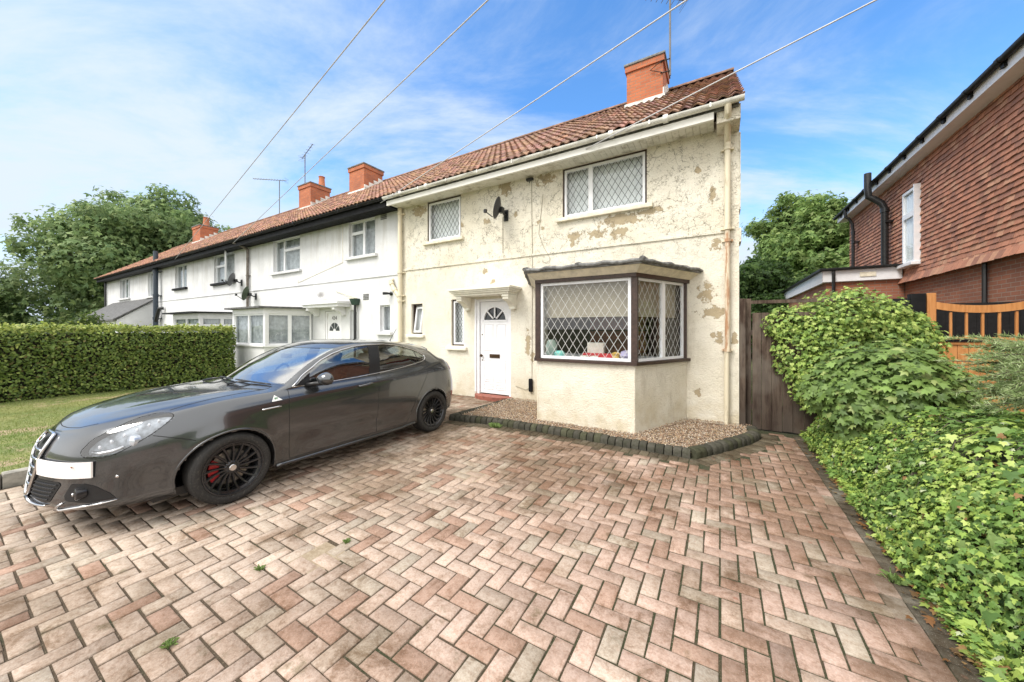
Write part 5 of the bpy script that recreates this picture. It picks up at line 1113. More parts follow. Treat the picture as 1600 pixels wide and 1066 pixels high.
# ---- needle-leaved sprays at the right edge
CP = thing('conifer_shrub', 'needle-leaved juniper sprays reaching in from the right edge above the ivy', 'conifer', (2.3, 3.9, 0)); m = MB(); npts = []; ndir = []
for i in range(110):
    o = np.array((2.20 + rng.uniform(-.1, .1), 4.25 + rng.uniform(-.15, .2), 1.12 + rng.uniform(-.15, .25))); d = np.array((-1, rng.uniform(-.7, .5), rng.uniform(-.1, .75))); d /= np.linalg.norm(d); L = rng.uniform(.28, .52); pts_ = []
    if i < 3: d = np.array((-.95, .06 - .1 * i, .22 + .05 * i)); d /= np.linalg.norm(d); L = .72 - .1 * i; o = np.array((2.28, 4.3, 1.22 - .06 * i))
    for j in range(9): s_ = L * j / 8; p = o + d * s_ + np.array((0, 0, -.10 * (s_ / L) ** 2)); pts_.append(tuple(p))
    m.tube(pts_, [.008 - .0007 * j for j in range(9)], 5)
    for _ in range(210): q = rng.uniform(.15, 1) * 8; j = min(7, int(q)); p = np.array(pts_[j]) * (1 - (q - j)) + np.array(pts_[j + 1]) * (q - j); npts.append(p); ndir.append(d)
m.build('branch', M['bark'], CP); npts = np.array(npts); ndir = np.array(ndir); n = len(npts); dd = ndir * .75 + rng.normal(0, .55, (n, 3)); dd /= np.linalg.norm(dd, axis=1)[:, None]; L = rng.uniform(.03, .055, n)[:, None]; s_ = np.cross(dd, rng.normal(0, 1, (n, 3))); s_ /= np.linalg.norm(s_, axis=1)[:, None]; s_ *= .0034
Vn = np.stack([npts - s_, npts + s_, npts + dd * L], 1).reshape(-1, 3); mk('needles', Vn, np.arange(n * 3).reshape(-1, 3), M['leaf'], CP, C=np.repeat(palette(n, [(.36, .47, .20), (.50, .58, .32), (.24, .34, .13)], [.4, .35, .25]), 3, 0))
# ================================================================ the car
CK = .961
CX, CY = -4.576, .459        # car centre line X, nose Y; local (s back from the nose, y to its left side, z up)
def catm(x, X, Y):          # monotone-ish smooth interpolation
    X = np.array(X, float); Y = np.array(Y, float); d = np.diff(Y) / np.diff(X); m_ = np.zeros(len(X)); m_[1:-1] = np.where(d[1:] * d[:-1] > 0, 2 * d[1:] * d[:-1] / (d[1:] + d[:-1] + 1e-12), 0); m_[0], m_[-1] = d[0], d[-1]
    i = np.clip(np.searchsorted(X, x) - 1, 0, len(X) - 2); h = X[i + 1] - X[i]; t = np.clip((x - X[i]) / h, 0, 1)
    return (2 * t**3 - 3 * t**2 + 1) * Y[i] + (t**3 - 2 * t**2 + t) * h * m_[i] + (-2 * t**3 + 3 * t**2) * Y[i + 1] + (t**3 - t**2) * h * m_[i + 1]
PO = np.array([(0, 0), (.008, .10), (.022, .20), (.05, .33), (.10, .48), (.19, .62), (.33, .735), (.50, .80), (.70, .855), (.92, .882), (1.25, .884), (1.7, .880), (2.2, .882), (2.8, .890), (3.25, .897), (3.55, .897), (3.8, .875), (4.0, .83), (4.15, .755), (4.26, .63), (4.32, .46), (4.345, .24), (4.35, 0)])
al = np.concatenate([[0], np.cumsum(np.linalg.norm(np.diff(PO, axis=0), axis=1))]); NC = 360
uu = np.linspace(0, al[-1], NC); S0 = catm(uu, al, PO[:, 0]); Y0 = catm(uu, al, PO[:, 1]); Y0[0] = Y0[-1] = 0; S0[0] = 0; S0[-1] = 4.35
KS = [0, .35, .90, 1.5, 2.6, 3.53, 4.0, 4.35]
BL = [  # z knots, narrowing, front set-back, rear set-back
 ([.20, .19, .19, .17, .17, .19, .22, .26], .10, .03, .12),
 ([.235, .23, .23, .205, .205, .23, .27, .31], .03, -.035, .04),
 ([.34, .34, .36, .30, .30, .36, .40, .42], .035, -.03, .0),
 ([.48, .50, .54, .50, .50, .54, .56, .56], .004, -.012, .0),
 ([.61, .63, .69, .69, .70, .72, .74, .74], .0, .0, .02),
 ([.69, .74, .825, .868, .925, .965, .97, .92], .012, .03, .10),
 ([.735, .80, .90, .93, .965, 1.025, 1.045, 1.0], .05, .055, .17),
 ([.765, .845, .945, .968, 1.002, 1.075, 1.10, 1.06], .085, .085, .25)]
wf = np.clip(1 - S0 / 1.0, 0, 1) ** 1.4; wr = np.clip(1 - (4.35 - S0) / .8, 0, 1) ** 1.4
rowsP = []
for zk, dw, fs, rs in BL:
    z = catm(S0, KS, zk); y = Y0 * (1 - dw / .89); s_ = S0 + fs * wf - rs * wr; rowsP.append(np.stack([s_, y, z], 1))
E_ = rowsP[-1]; sE = E_[:, 0]
sC = catm(sE, [.085, .5, 1.0, 1.42, 1.75, 2.1, 2.5, 3.4, 3.8, 4.02, 4.11], [.085, .45, .87, 1.17, 1.50, 1.92, 2.42, 3.40, 3.82, 4.06, 4.11])
zC = catm(sC, [.085, .2, .35, .6, .9, 1.15, 1.5, 1.9, 2.1, 2.35, 2.8, 3.3, 3.68, 3.80, 3.93, 4.05, 4.11], [.775, .85, .905, .958, .99, 1.005, 1.195, 1.385, 1.44, 1.468, 1.462, 1.42, 1.375, 1.345, 1.20, 1.11, 1.065])
fR = catm(sE, [.085, 1.2, 1.42, 1.75, 2.1, 2.4, 2.8, 3.3, 3.6, 3.8, 3.92, 4.03, 4.11], [.80, .81, .935, .885, .835, .805, .785, .755, .70, .70, .76, .85, .87])
zRa = catm(sE, [.085, 1.42, 1.6, 1.82, 2.1, 2.4, 2.75, 3.0, 3.26, 3.5, 3.72, 3.88, 4.02, 4.11], [.77, 1.01, 1.135, 1.268, 1.375, 1.416, 1.422, 1.402, 1.362, 1.322, 1.27, 1.16, 1.11, 1.075])
hood = np.clip((1.42 - sE) / .25, 0, 1); hood = hood * hood * (3 - 2 * hood); zR = zRa * (1 - hood) + (E_[:, 2] + (zC - E_[:, 2]) * .72) * hood
Rl = np.stack([sE + (sC - sE) * .08 * hood, E_[:, 1] * fR, zR], 1)
G = []; subs = [3, 5, 5, 5, 5, 4, 3]
for k in range(7):
    for j in range(subs[k]): t = j / subs[k]; G.append(rowsP[k] * (1 - t) + rowsP[k + 1] * t)
R_BELT = len(G); ng = 12
for j in range(ng):
    t = j / ng; p = E_ * (1 - t) + Rl * t; p = p.copy(); p[:, 1] += .022 * math.sin(math.pi * t) * (1 - hood) * (E_[:, 1] / .8); G.append(p)
R_RAIL = len(G); nk = 18
for j in range(nk + 1):
    q = j / nk; a = 1 - q; p = np.zeros((NC, 3)); p[:, 1] = Rl[:, 1] * a; p[:, 0] = sC + (Rl[:, 0] - sC) * a ** 2; p[:, 2] = zC + (Rl[:, 2] - zC) * (a ** 2.4 * (1 - hood) + a ** 2 * hood); G.append(p)
G = np.array(G); NR = len(G)
G0 = G.copy()
for it in range(2):
    H_ = G.copy(); H_[1:-1] = (G[:-2] + 2 * G[1:-1] + G[2:]) / 4
    lock = [R_RAIL, R_BELT]
    for L in lock: H_[L, :] = G[L] * .5 + H_[L] * .5
    G = H_; H_ = G.copy(); H_[:, 1:-1] = (G[:, :-2] + 2 * G[:, 1:-1] + G[:, 2:]) / 4; G = H_
G[:, 0, 1] = 0; G[:, -1, 1] = 0; G[-1, :, 1] = 0
# rising character crease along the flank and a hood crease
def side_relief(G):
    s_, y, z = G[..., 0], G[..., 1], G[..., 2]
    zc_ = np.interp(s_, [.5, .73, 1.09, 1.39, 2.6, 3.6, 4.2], [.78, .805, .846, .864, .925, .965, .975])
    k = np.exp(-np.maximum(0, zc_ - z) / .10) * (z < zc_) * (s_ > .6) * (s_ < 4.0) * (y > .5)
    y2 = y - .010 * (1 - k) * (z < zc_) * (z > .4) * (y > .5) * np.clip((s_ - .9) / .5, 0, 1) * np.clip((3.9 - s_) / .3, 0, 1)
    # lower door scallop
    sc_ = np.exp(-((z - (.38 + .03 * (s_ - 1.5))) / .055) ** 2) * np.clip((s_ - 1.3) / .3, 0, 1) * np.clip((3.2 - s_) / .3, 0, 1) * (y > .5)
    y2 -= .016 * sc_
    # wheel-arch flares
    for c0 in (.90, 3.534):
        r_ = np.hypot(s_ - c0, z - .318); y2 += .014 * np.exp(-((r_ - .36) / .05) ** 2) * (y > .5) * (z < .8)
    return np.stack([s_, y2, z], -1)
G = side_relief(G)
hoodmask = (G[..., 0] < 1.15)
yy_ = G[..., 1]; cre = np.interp(G[..., 0], [.3, .6, 1.1], [.25, .42, .58]); G[..., 2] += .010 * np.exp(-((yy_ - cre) / .045) ** 2) * hoodmask * (np.arange(NR)[:, None] > R_BELT) * np.clip((G[..., 0] - .3) / .2, 0, 1)
def snap(G, poly, cond, rad):   # slide grid vertices onto polygon edges, in the side view (s,z)
    pl = np.array(poly); s_, z = G[..., 0], G[..., 2]; best = np.full(s_.shape, 1e9); bs = s_.copy(); bz = z.copy()
    for a, b in zip(pl, np.roll(pl, -1, 0)):
        d = b - a; t = np.clip(((s_ - a[0]) * d[0] + (z - a[1]) * d[1]) / (d @ d), 0, 1); qs, qz = a[0] + t * d[0], a[1] + t * d[1]; dist = np.hypot(s_ - qs, z - qz); u_ = dist < best; best = np.where(u_, dist, best); bs = np.where(u_, qs, bs); bz = np.where(u_, qz, bz)
    mk_ = (best < rad) & cond; G[..., 0] = np.where(mk_, bs, s_); G[..., 2] = np.where(mk_, bz, z); return G
def inpoly(s_, z, poly):
    c_ = np.zeros(s_.shape, bool); n = len(poly)
    for i in range(n):
        (xi, yi), (xj, yj) = poly[i], poly[i - 1]
        c_ ^= ((yi > z) != (yj > z)) & (s_ < (xj - xi) * (z - yi) / (yj - yi + 1e-12) + xi)
    return c_
def arcpoly(c0, r_, n=40): return [(c0 + r_ * math.cos(2 * math.pi * i / n), .318 + r_ * math.sin(2 * math.pi * i / n)) for i in range(n)]
def dense(P, n=8):
    out = []
    P = np.array(P, float); N_ = len(P)
    for i in range(N_):
        p0, p1, p2, p3 = P[i - 1], P[i], P[(i + 1) % N_], P[(i + 2) % N_]
        for j in range(n): t = j / n; out.append(tuple(.5 * ((2 * p1) + (-p0 + p2) * t + (2 * p0 - 5 * p1 + 4 * p2 - p3) * t * t + (-p0 + 3 * p1 - 3 * p2 + p3) * t ** 3)))
    return out
WB = [.90, 3.534]
DLO = [(1.455, .988), (1.6, 1.105), (1.82, 1.243), (1.96, 1.305), (2.1, 1.348), (2.28, 1.382), (2.45, 1.395), (2.75, 1.397), (2.95, 1.375), (3.1, 1.345), (3.26, 1.298), (3.40, 1.24), (3.465, 1.20), (3.48, 1.165), (3.44, 1.13), (3.36, 1.108), (3.2, 1.086), (2.95, 1.052), (2.65, 1.024), (2.25, 1.0), (1.76, .985)]
side = G[..., 1] > .45; gr_rows = (np.arange(NR)[:, None] >= R_BELT - 4) & (np.arange(NR)[:, None] <= R_RAIL)
dr = np.gradient(G, axis=0); dc = np.gradient(G, axis=1); GN = np.cross(dc, dr); GN /= np.linalg.norm(GN, axis=2)[..., None] + 1e-9
if (GN[..., 1] * G[..., 1] + GN[..., 2] * (G[..., 2] - .5)).sum() < 0: GN = -GN; WIND = -1
else: WIND = 1
for _ in range(2):
    Q_ = GN.copy(); Q_[1:-1] = GN[1:-1] * .5 + (GN[:-2] + GN[2:]) * .25; GN = Q_; Q_ = GN.copy(); Q_[:, 1:-1] = GN[:, 1:-1] * .5 + (GN[:, :-2] + GN[:, 2:]) * .25; GN = Q_
GN[:, 0, 1] = 0; GN[:, -1, 1] = 0; GN[-1, :, 1] = 0; GN /= np.linalg.norm(GN, axis=2)[..., None] + 1e-9; GNf = GN.reshape(-1, 3)
G = snap(G, DLO, side & gr_rows, .010)
for c0 in WB: G = snap(G, arcpoly(c0, .352, 72), side & (np.arange(NR)[:, None] < R_BELT), .0095)
HEADL = dense([(.135, .645), (.175, .612), (.25, .625), (.366, .70), (.476, .785), (.55, .856), (.55, .889), (.47, .888), (.36, .855), (.25, .795), (.17, .725)], 5)
hl_rows = np.arange(NR)[:, None] < R_RAIL
G = snap(G, HEADL, (G[..., 1] > .25) & hl_rows, .007)
TAILL = [(3.96, .98), (4.02, .92), (4.16, .88), (4.34, .90), (4.34, .99), (4.2, 1.05), (4.02, 1.05)]
# faces
r_i, c_i = np.meshgrid(np.arange(NR - 1), np.arange(NC - 1), indexing='ij'); FQ = np.stack([r_i * NC + c_i, r_i * NC + c_i + 1, (r_i + 1) * NC + c_i + 1, (r_i + 1) * NC + c_i], -1)
Cn = (G[:-1, :-1] + G[1:, :-1] + G[:-1, 1:] + G[1:, 1:]) / 4; cs_, cy_, cz_ = Cn[..., 0], Cn[..., 1], Cn[..., 2]; sEc = (sE[:-1] + sE[1:])[None] / 2 + 0 * cs_
cls = np.zeros(cs_.shape, int)          # 0 paint
capr = (r_i >= R_RAIL + 1)
cls[capr & (sEc > 1.45) & (sEc < 2.06)] = 2; cls[capr & (sEc > 3.80) & (sEc < 4.02)] = 3
sidef = (cy_ > .45) & (r_i >= R_BELT - 4) & (r_i < R_RAIL)
dl = inpoly(cs_, cz_, DLO) & sidef; cls[dl] = 4; pb_ = cs_ - (cz_ - 1.0) * .22; cls[dl & (pb_ > 2.42) & (pb_ < 2.585)] = 5; cls[dl & (pb_ >= 2.585)] = 6; pq_ = cs_ + (cz_ - 1.0) * .12; cls[dl & (pq_ > 3.32) & (pq_ < 3.335)] = 11; cls[dl & (pq_ >= 3.335)] = 7
for c0 in WB: cls[(np.hypot(cs_ - c0, cz_ - .318) < .3515) & (cy_ > .45) & (r_i < R_BELT)] = 1
cls[inpoly(cs_, cz_, HEADL) & (cy_ > .25) & (r_i < R_RAIL)] = 8
cls[inpoly(cs_, cz_, TAILL) & (r_i < R_BELT) & (cy_ > .3)] = 9
Gf = G.reshape(-1, 3)
def RM(s_): return np.where(np.asarray(s_) < .9, np.asarray(s_) * 1.1222, np.asarray(s_) + .11)
def RI(s_): return s_ / 1.1222 if s_ < 1.01 else s_ - .11
def W_(P): P = np.asarray(P, float).reshape(-1, 3); return np.stack([P[:, 1] * CK + CX, RM(P[:, 0]) * CK + CY, P[:, 2] * CK], 1)
def W1(s_, y, z): return Vector(W_([(s_, y, z)])[0])
def grab(classes, inset=0, which=0):
    fl = FQ[np.isin(cls, classes)]; used = np.unique(fl); rm = -np.ones(len(Gf), int); rm[used] = np.arange(len(used)); P = Gf[used].copy()
    if inset: P -= GNf[used] * inset
    F1 = rm[fl]; out = []; Nn = GNf[used].copy(); Nm = Nn.copy(); Nm[:, 1] *= -1; nr = []
    if WIND > 0: F1 = F1
    else: F1 = F1[:, ::-1]
    Pm = P.copy(); Pm[:, 1] *= -1
    if which >= 0: out.append((P, F1)); nr.append(Nn)
    if which <= 0: out.append((Pm, F1[:, ::-1])); nr.append(Nm)
    V_ = np.vstack([o[0] for o in out]); n0 = 0; Fs = []
    for o in out: Fs.append(o[1] + n0); n0 += len(o[0])
    NN = np.vstack(nr); NN = np.stack([NN[:, 1], NN[:, 0], NN[:, 2]], 1); grab.last = NN
    return W_(V_), np.vstack(Fs)[:, ::-1]
paint = NT('dark grey metallic paint'); paint.P(Base_Color=(.085, .090, .097), Metallic=.75, Roughness=.2, Coat_Weight=1.0, Coat_Roughness=.03)
dn = paint.ramp(paint.noise(160, 3, .6), .68, .72, 0, 1); paint.set(paint.b.inputs['Coat Roughness'], paint.ramp(dn, 0, 1, .03, .3)); paint = paint.m
M['car_glass'] = glassmat('car glass', (.45, .50, .49), 0, .16); M['screen'] = glassmat('windscreen glass', (.62, .68, .67), 0, .38); M['lens'] = glassmat('clear lens', (.85, .87, .9), .0, .10)
M['chrome'] = simple('satin chrome', (.62, .62, .63), .18, 1.0, var=.03); M['satin'] = simple('satin black', (.012, .012, .013), .35)
CAR = thing('parked_car', 'dark grey metallic hatchback with blank white number plate parked on the block paving', 'car', (CX, CY + 2.2, 0))
def cmk(name, VF, mat, parent=CAR, smooth=True, **k):
    NN = grab.last; o = mk(name, VF[0], VF[1], mat, parent, smooth, **k); me = o.data
    # check that the winding agrees with the outward normals
    me.update(); pn = np.zeros(len(me.polygons) * 3); me.polygons.foreach_get('normal', pn); pn = pn.reshape(-1, 3); lv = np.zeros(len(me.loops), np.int32); me.loops.foreach_get('vertex_index', lv); ls = np.zeros(len(me.polygons), np.int32); me.polygons.foreach_get('loop_start', ls)
    if (pn * NN[lv[ls]]).sum() < 0: me.flip_normals()
    me.normals_split_custom_set_from_vertices(NN.tolist()); return o
def weld(o, flip=None): pass
body = cmk('body', grab([0]), paint); weld(body)
gl = cmk('windscreen', grab([2], .004), M['screen']); weld(gl); rgl = cmk('rear_window', grab([3], .004), M['car_glass']); weld(rgl)
gw = []
for w in (1, -1):
    for c_ in (4, 6, 7): o = cmk('side_window', grab([c_], .006, w), M['car_glass']); weld(o)
    o = cmk('window_pillar', grab([5], .003, w), M['satin']); weld(o); o = cmk('window_divider', grab([11], .002, w), M['satin']); weld(o)
# surface lookup
bvv, bvf = grab([0, 1, 2, 4, 5, 6, 7, 8, 9, 11], 0, 0); bvh = BVHTree.FromPolygons([tuple(v) for v in bvv], [tuple(int(i) for i in f) for f in bvf])
def RC(o, d):
    h = bvh.ray_cast(o, d)
    if h[0] is None: h = bvh.find_nearest(o + d * (d.dot(Vector((CX, CY + 2.2, .7)) - o)) * (1 if abs(d.y) < .5 else .45))
    return h
def on_side(s_, z, off=0, sg=1):
    h = RC(Vector((CX + sg * 2, CY + float(RM(s_)) * CK, z * CK)), Vector((-sg, 0, 0)))
    p, n_ = h[0], h[1]
    if n_.x * sg < 0: n_ = -n_
    return p + n_ * off, n_
def on_front(y, z, off=0):
    h = RC(Vector((CX + y * CK, CY - 2, z * CK)), Vector((0, 1, 0))); p, n_ = h[0], h[1]
    if n_.y > 0: n_ = -n_
    return p + n_ * off, n_
def on_top(s_, y, off=0):
    h = RC(Vector((CX + y * CK, CY + float(RM(s_)) * CK, 3)), Vector((0, 0, -1))); p, n_ = h[0], h[1]
    if n_.z < 0: n_ = -n_
    return p + n_ * off, n_
def strip(name, pts, r_, mat, parent, fn=on_side, off=0, sides=(1, -1), n=6, closed=False, sub=6, both_one=False):
    P = []
    for a, b in zip(pts[:-1], pts[1:]):
        for j in range(sub): t = j / sub; P.append((a[0] + (b[0] - a[0]) * t, a[1] + (b[1] - a[1]) * t))
    P.append(pts[-1]); mb = MB()
    for sg in sides:
        if fn is on_side: Q = [on_side(p[0], p[1], off, sg)[0] for p in P]
        elif fn is on_front: Q = [on_front(p[0] * sg, p[1], off)[0] for p in P]
        else: Q = [on_top(p[0], p[1] * sg, off)[0] for p in P]
        mb.tube([q[:] for q in Q], r_, n, closed=False)
    return mb.build(name, mat, parent, smooth=True)
def patch(name, poly, fn, off, mat, parent, sg=1, nu=14, nv=14, cut=None):
    """fill a (u,z) polygon (monotone in z) with a grid laid on the body surface"""
    P = np.array(poly, float); z0, z1 = P[:, 1].min() + 1e-4, P[:, 1].max() - 1e-4; V_ = []; 
    for j in range(nv + 1):
        z = z0 + (z1 - z0) * j / nv; xs_ = []
        for (a, b) in zip(P, np.roll(P, -1, 0)):
            if (a[1] > z) != (b[1] > z): xs_.append(a[0] + (b[0] - a[0]) * (z - a[1]) / (b[1] - a[1]))
        xa, xb = min(xs_), max(xs_)
        for i in range(nu + 1):
            u_ = xa + (xb - xa) * i / nu
            if fn is on_side: p = on_side(u_, z, off, sg)[0]
            elif fn is on_front: p = on_front(u_ * sg, z, off)[0]
            else: p = on_top(u_, z * sg, off)[0]
            V_.append(p[:])
    F_ = [(j * (nu + 1) + i, j * (nu + 1) + i + 1, (j + 1) * (nu + 1) + i + 1, (j + 1) * (nu + 1) + i) for j in range(nv) for i in range(nu)]
    return mk(name, V_, F_, mat, parent, smooth=True)
gap = simple('shut-line shadow', (.006, .006, .006), .8)
# wheel arches
for c0 in WB:
    for sg in (1, -1):
        m = MB(); V_ = []; F_ = []; n = 40; cols_ = [(.0, .3535), (.02, .356), (.33, .356), (.36, .05)]
        for i in range(n + 1):
            a = math.pi * (-.08) + math.pi * 1.16 * i / n; s_, z = c0 + .3525 * math.cos(a), .318 + .3525 * math.sin(a)
            zq = max(z, .205); ys = abs((on_side(s_, max(zq, .21), 0, sg)[0].x - CX) / CK)
            for dy, rr in cols_: V_.append(W1(c0 + rr * math.cos(a), sg * (ys - .001 - dy), .318 + rr * math.sin(a))[:])
        for i in range(n):
            for j in range(3): F_.append((i * 4 + j, i * 4 + j + 1, i * 4 + 5 + j, i * 4 + 4 + j))
        m.add(V_, F_); m.build('arch_liner', M['rubber'], CAR, smooth=True)
        m = MB(); L = []
        for i in range(n + 1):
            a = math.pi * (-.06) + math.pi * 1.12 * i / n; s_, z = c0 + .357 * math.cos(a), .318 + .357 * math.sin(a)
            if z < .215: continue
            L.append(on_side(s_, z, -.004, sg)[0][:])
        m.tube(L, .011, 6); m.build('arch_lip', paint, CAR, smooth=True)
# wheels
tyre = NT('tyre'); X_ = tyre.xyz(); tn = tyre.noise(70, 4, .7); tyre.P(Base_Color=tyre.mix(tyre.ramp(tn, .5, .72, 0, .55), (.020, .019, .018), (.11, .10, .085)), Roughness=.82); tyre.bump(tn, .4, .004); tyre = tyre.m
rimm = simple('gloss black alloy', (.05, .05, .053), .25, .7, var=.2); redc = simple('red brake caliper', (.42, .015, .02), .35); disc_m = simple('brake disc steel', (.30, .28, .26), .45, .9, var=.3, scale=30)
def wheel(c0, sg, steer=0):
    t = MB(); k = CK; wc = W1(c0, sg * .775, .318); Mw = Matrix.Translation(wc) @ Matrix.Rotation(R(steer), 4, 'Z') @ Matrix.Scale(k, 4) @ (Matrix.Identity(4) if sg > 0 else Matrix.Rotation(math.pi, 4, 'Z'))
    prof = [(.236, .096), (.244, .108), (.264, .116), (.29, .115), (.305, .105), (.3155, .088), (.318, .06), (.318, -.06), (.3155, -.09), (.30, -.11), (.26, -.115), (.226, -.10)]
    t.lathe([(.20, -.098)] + prof[::-1] + [(.222, .094)], (0, 0, 0), 'x', 72, caps=False)
    for i in range(72):      # tread grooves and shoulder blocks
        a = 2 * math.pi * i / 72
        for x0_, x1_ in ((.066, .104), (-.104, -.066)):
            r0_, r1_ = .3135, .3195; h = .022; V_ = []
            for rr, xx in ((.3195, x0_ if x0_ > 0 else x1_), (.309, x1_ if x0_ > 0 else x0_)):
                for da in (-h, h): V_.append((xx, rr * math.cos(a + da * 1.2), rr * math.sin(a + da * 1.2)))
            t.add(V_, [(0, 1, 3, 2)])
    w = t.xf(Mw).build('wheel', tyre, CAR, auto=True)
    m = MB(); m.lathe([(.216, -.09), (.222, -.07), (.205, -.03), (.203, .06), (.216, .085), (.226, .094), (.242, .106), (.241, .111), (.232, .110), (.222, .092), (.205, .085)], (0, 0, 0), 'x', 64, caps=False)
    ns = 17; m2 = MB()
    for i in range(ns):
        a = 2 * math.pi * i / ns; tw = .13; V_ = []
        for q in range(7):
            u_ = q / 6; rr = .052 + (.228 - .052) * u_; aa = a + tw * u_ * u_; w_ = .0105 + .002 * u_; x = .058 + .032 * u_ ** .8 - .012 * math.sin(math.pi * u_)
            dr = Vector((0, math.cos(aa), math.sin(aa))); dt = Vector((0, -math.sin(aa), math.cos(aa)))
            for (e, d) in ((-1, -.0), (-.55, .009), (.55, .009), (1, 0), (.8, -.03), (-.8, -.03)): V_.append((dr * rr + dt * e * w_ + Vector((x + d, 0, 0)))[:])
        m2.add(V_, [(q * 6 + j, q * 6 + (j + 1) % 6, q * 6 + 6 + (j + 1) % 6, q * 6 + 6 + j) for q in range(6) for j in range(6)])
    m2.lathe([(.0, .03), (.066, .03), (.066, .058), (.055, .068), (.036, .072), (.0, .07)], (0, 0, 0), 'x', 32)
    rim = m.xf(Mw).build('rim', rimm, w, auto=True); m2.xf(Mw).build('spokes', rimm, w, auto=True)
    m = MB(); m.lathe([(0, .070), (.029, .072), (.030, .078), (.026, .082), (0, .083)], (0, 0, 0), 'x', 24); hc = m.xf(Mw).build('hub_cap', M['chrome'], w, auto=True)
    m = MB()
    for i in range(5):
        a = 2 * math.pi * i / 5; m.lathe([(.009, .069), (.009, .074), (.005, .076)], (0, .047 * math.cos(a), .047 * math.sin(a)), 'x', 8)
    m.xf(Mw).build('wheel_bolts', M['satin'], w)
    m = MB(); m.lathe([(.0, -.012), (.155, -.012), (.158, -.008), (.158, .008), (.155, .012), (.07, .012), (.065, .03), (0, .03)], (0, 0, 0), 'x', 48); m.xf(Mw).build('brake_disc', disc_m, CAR, auto=True)
    m = MB(); ca = math.pi if sg > 0 else 0; 
    for j in range(8):
        a0, a1 = ca - .62 + 1.24 * j / 8, ca - .62 + 1.24 * (j + 1) / 8 - .015; V_ = []
        for x in (-.03, .042):
            for a, rr in ((a0, .10), (a1, .10), (a1, .176), (a0, .176)): V_.append((x + (.004 if j in (2, 3, 5) and x > 0 else 0), rr * math.cos(a), rr * math.sin(a) * (1)))
        m.add(V_, [(0, 1, 2, 3), (4, 5, 6, 7), (0, 1, 5, 4), (1, 2, 6, 5), (2, 3, 7, 6), (3, 0, 4, 7)])
    m.xf(Mw).build('brake_caliper', redc if c0 < 2 else disc_m, CAR, auto=True)
    m = MB(); m.lathe([(.0, -.05), (.2, -.05), (.2, -.045), (0, -.045)], (0, 0, 0), 'x', 32); m.xf(Mw).build('dust_shield', M['satin'], CAR)
for c0 in WB:
    for sg in (1, -1): wheel(c0, sg, 0)
# underside, inner body
m = MB(); m.box(W1(.45, -.72, .17), W1(4.0, .72, .24)); m.build('underbody', M['satin'], CAR)
# lights
for sg in (1, -1):
    o = cmk('headlight', grab([8], .0, sg), M['lens']); weld(o)
    b = cmk('reflector', grab([8], .045, sg), simple('headlight bowl', (.26, .28, .30), .55, .3, var=.5, scale=18), o); weld(b)
    def hp(s_, z, off): return on_side(s_, z, off, sg)[0]
    rmz = lambda z: z
    m = MB(); c_ = on_side(.345, .715, -.03, sg)[0]; dr_ = Vector((.25 * sg, -1, .05)).normalized(); m.tube([c_ + dr_ * -.02, c_ + dr_ * .02, c_ + dr_ * .03], [.045, .045, .03], 20); m.tube([c_ + dr_ * .028, c_ + dr_ * .034], [.03, .012], 16); m.build('projector', simple('projector lens', (.5, .54, .6), .08, .4), o, auto=True)
    m = MB(); m.tube([on_side(s_, z, -.02, sg)[0][:] for s_, z in ((.17, .655), (.2, .645), (.25, .655), (.30, .68))], .013, 8); m.build('indicator', M['chrome'], o, smooth=True)
    m = MB(); L_ = [(.20, .69), (.25, .73), (.31, .77), (.37, .80), (.43, .828), (.48, .85)]
    for s_, z in L_: p = on_side(s_, z, -.018, sg)[0]; m.lathe([(.0, -.01), (.012, -.008), (.014, .0), (.008, .008), (0, .01)], p, 'y', 10)
    m.build('light_strip', M['white'], o, auto=True)
    strip('headlight_seal', HEADL + HEADL[:1], .0035, gap, o, on_side, -.001, (sg,), sub=1)
    t_ = cmk('tail_light', grab([9], -.003, sg), simple('red lamp plastic', (.35, .01, .015), .15, coat=1)); weld(t_)
# grille
gp = [(0, .30), (.04, .315), (.075, .38), (.11, .50), (.14, .62), (.145, .70), (.115, .745), (0, .752)]
gpoly = gp + [(-a, b) for a, b in gp[::-1][1:-1]]
g_ = patch('grille', gpoly, on_front, .004, M['satin'], CAR, nu=16, nv=24)
m = MB(); L = [on_front(a, b, .012)[0][:] for a, b in dense(gpoly, 4)]; m.tube(L + [L[0]], .012, 8); m.build('grille_frame', M['chrome'], g_, smooth=True)
for z in (.38, .445, .51, .575, .64):
    hw = np.interp(z, [.30, .38, .50, .62, .70], [.0, .075, .11, .14, .145]) - .012; m = MB(); m.tube([on_front(a, z, .012)[0][:] for a in np.linspace(-hw, hw, 9)], .0085, 6); m.build('grille_bar', M['chrome'], g_, smooth=True)
ec, en = on_front(.0, .708, .02); q = en.to_track_quat('Z', 'Y').to_matrix().to_4x4(); Me = Matrix.Translation(ec) @ q @ Matrix.Scale(.85, 4)
m = MB(); m.lathe([(0, 0), (.042, 0), (.045, .006), (.040, .010), (.036, .007), (0, .007)], (0, 0, 0), 'z', 28); em = m.xf(Me).build('emblem', M['chrome'], g_, auto=True)
m = MB(); m.box((-.022, -.004, .0075), (-.004, .004, .0095)); m.box((-.0165, -.014, .0075), (-.0095, .014, .0098)); m.xf(Me).build('emblem_cross', simple('emblem red', (.45, .02, .02), .4), em)
m = MB(); m.tube([(.012 + .004 * math.sin(i), -.018 + .006 * i, .0085) for i in range(7)], .003, 6); m.xf(Me).build('emblem_serpent', simple('emblem green', (.02, .18, .08), .4), em)
mesh_m = simple('black grille mesh', (.010, .010, .011), .5)
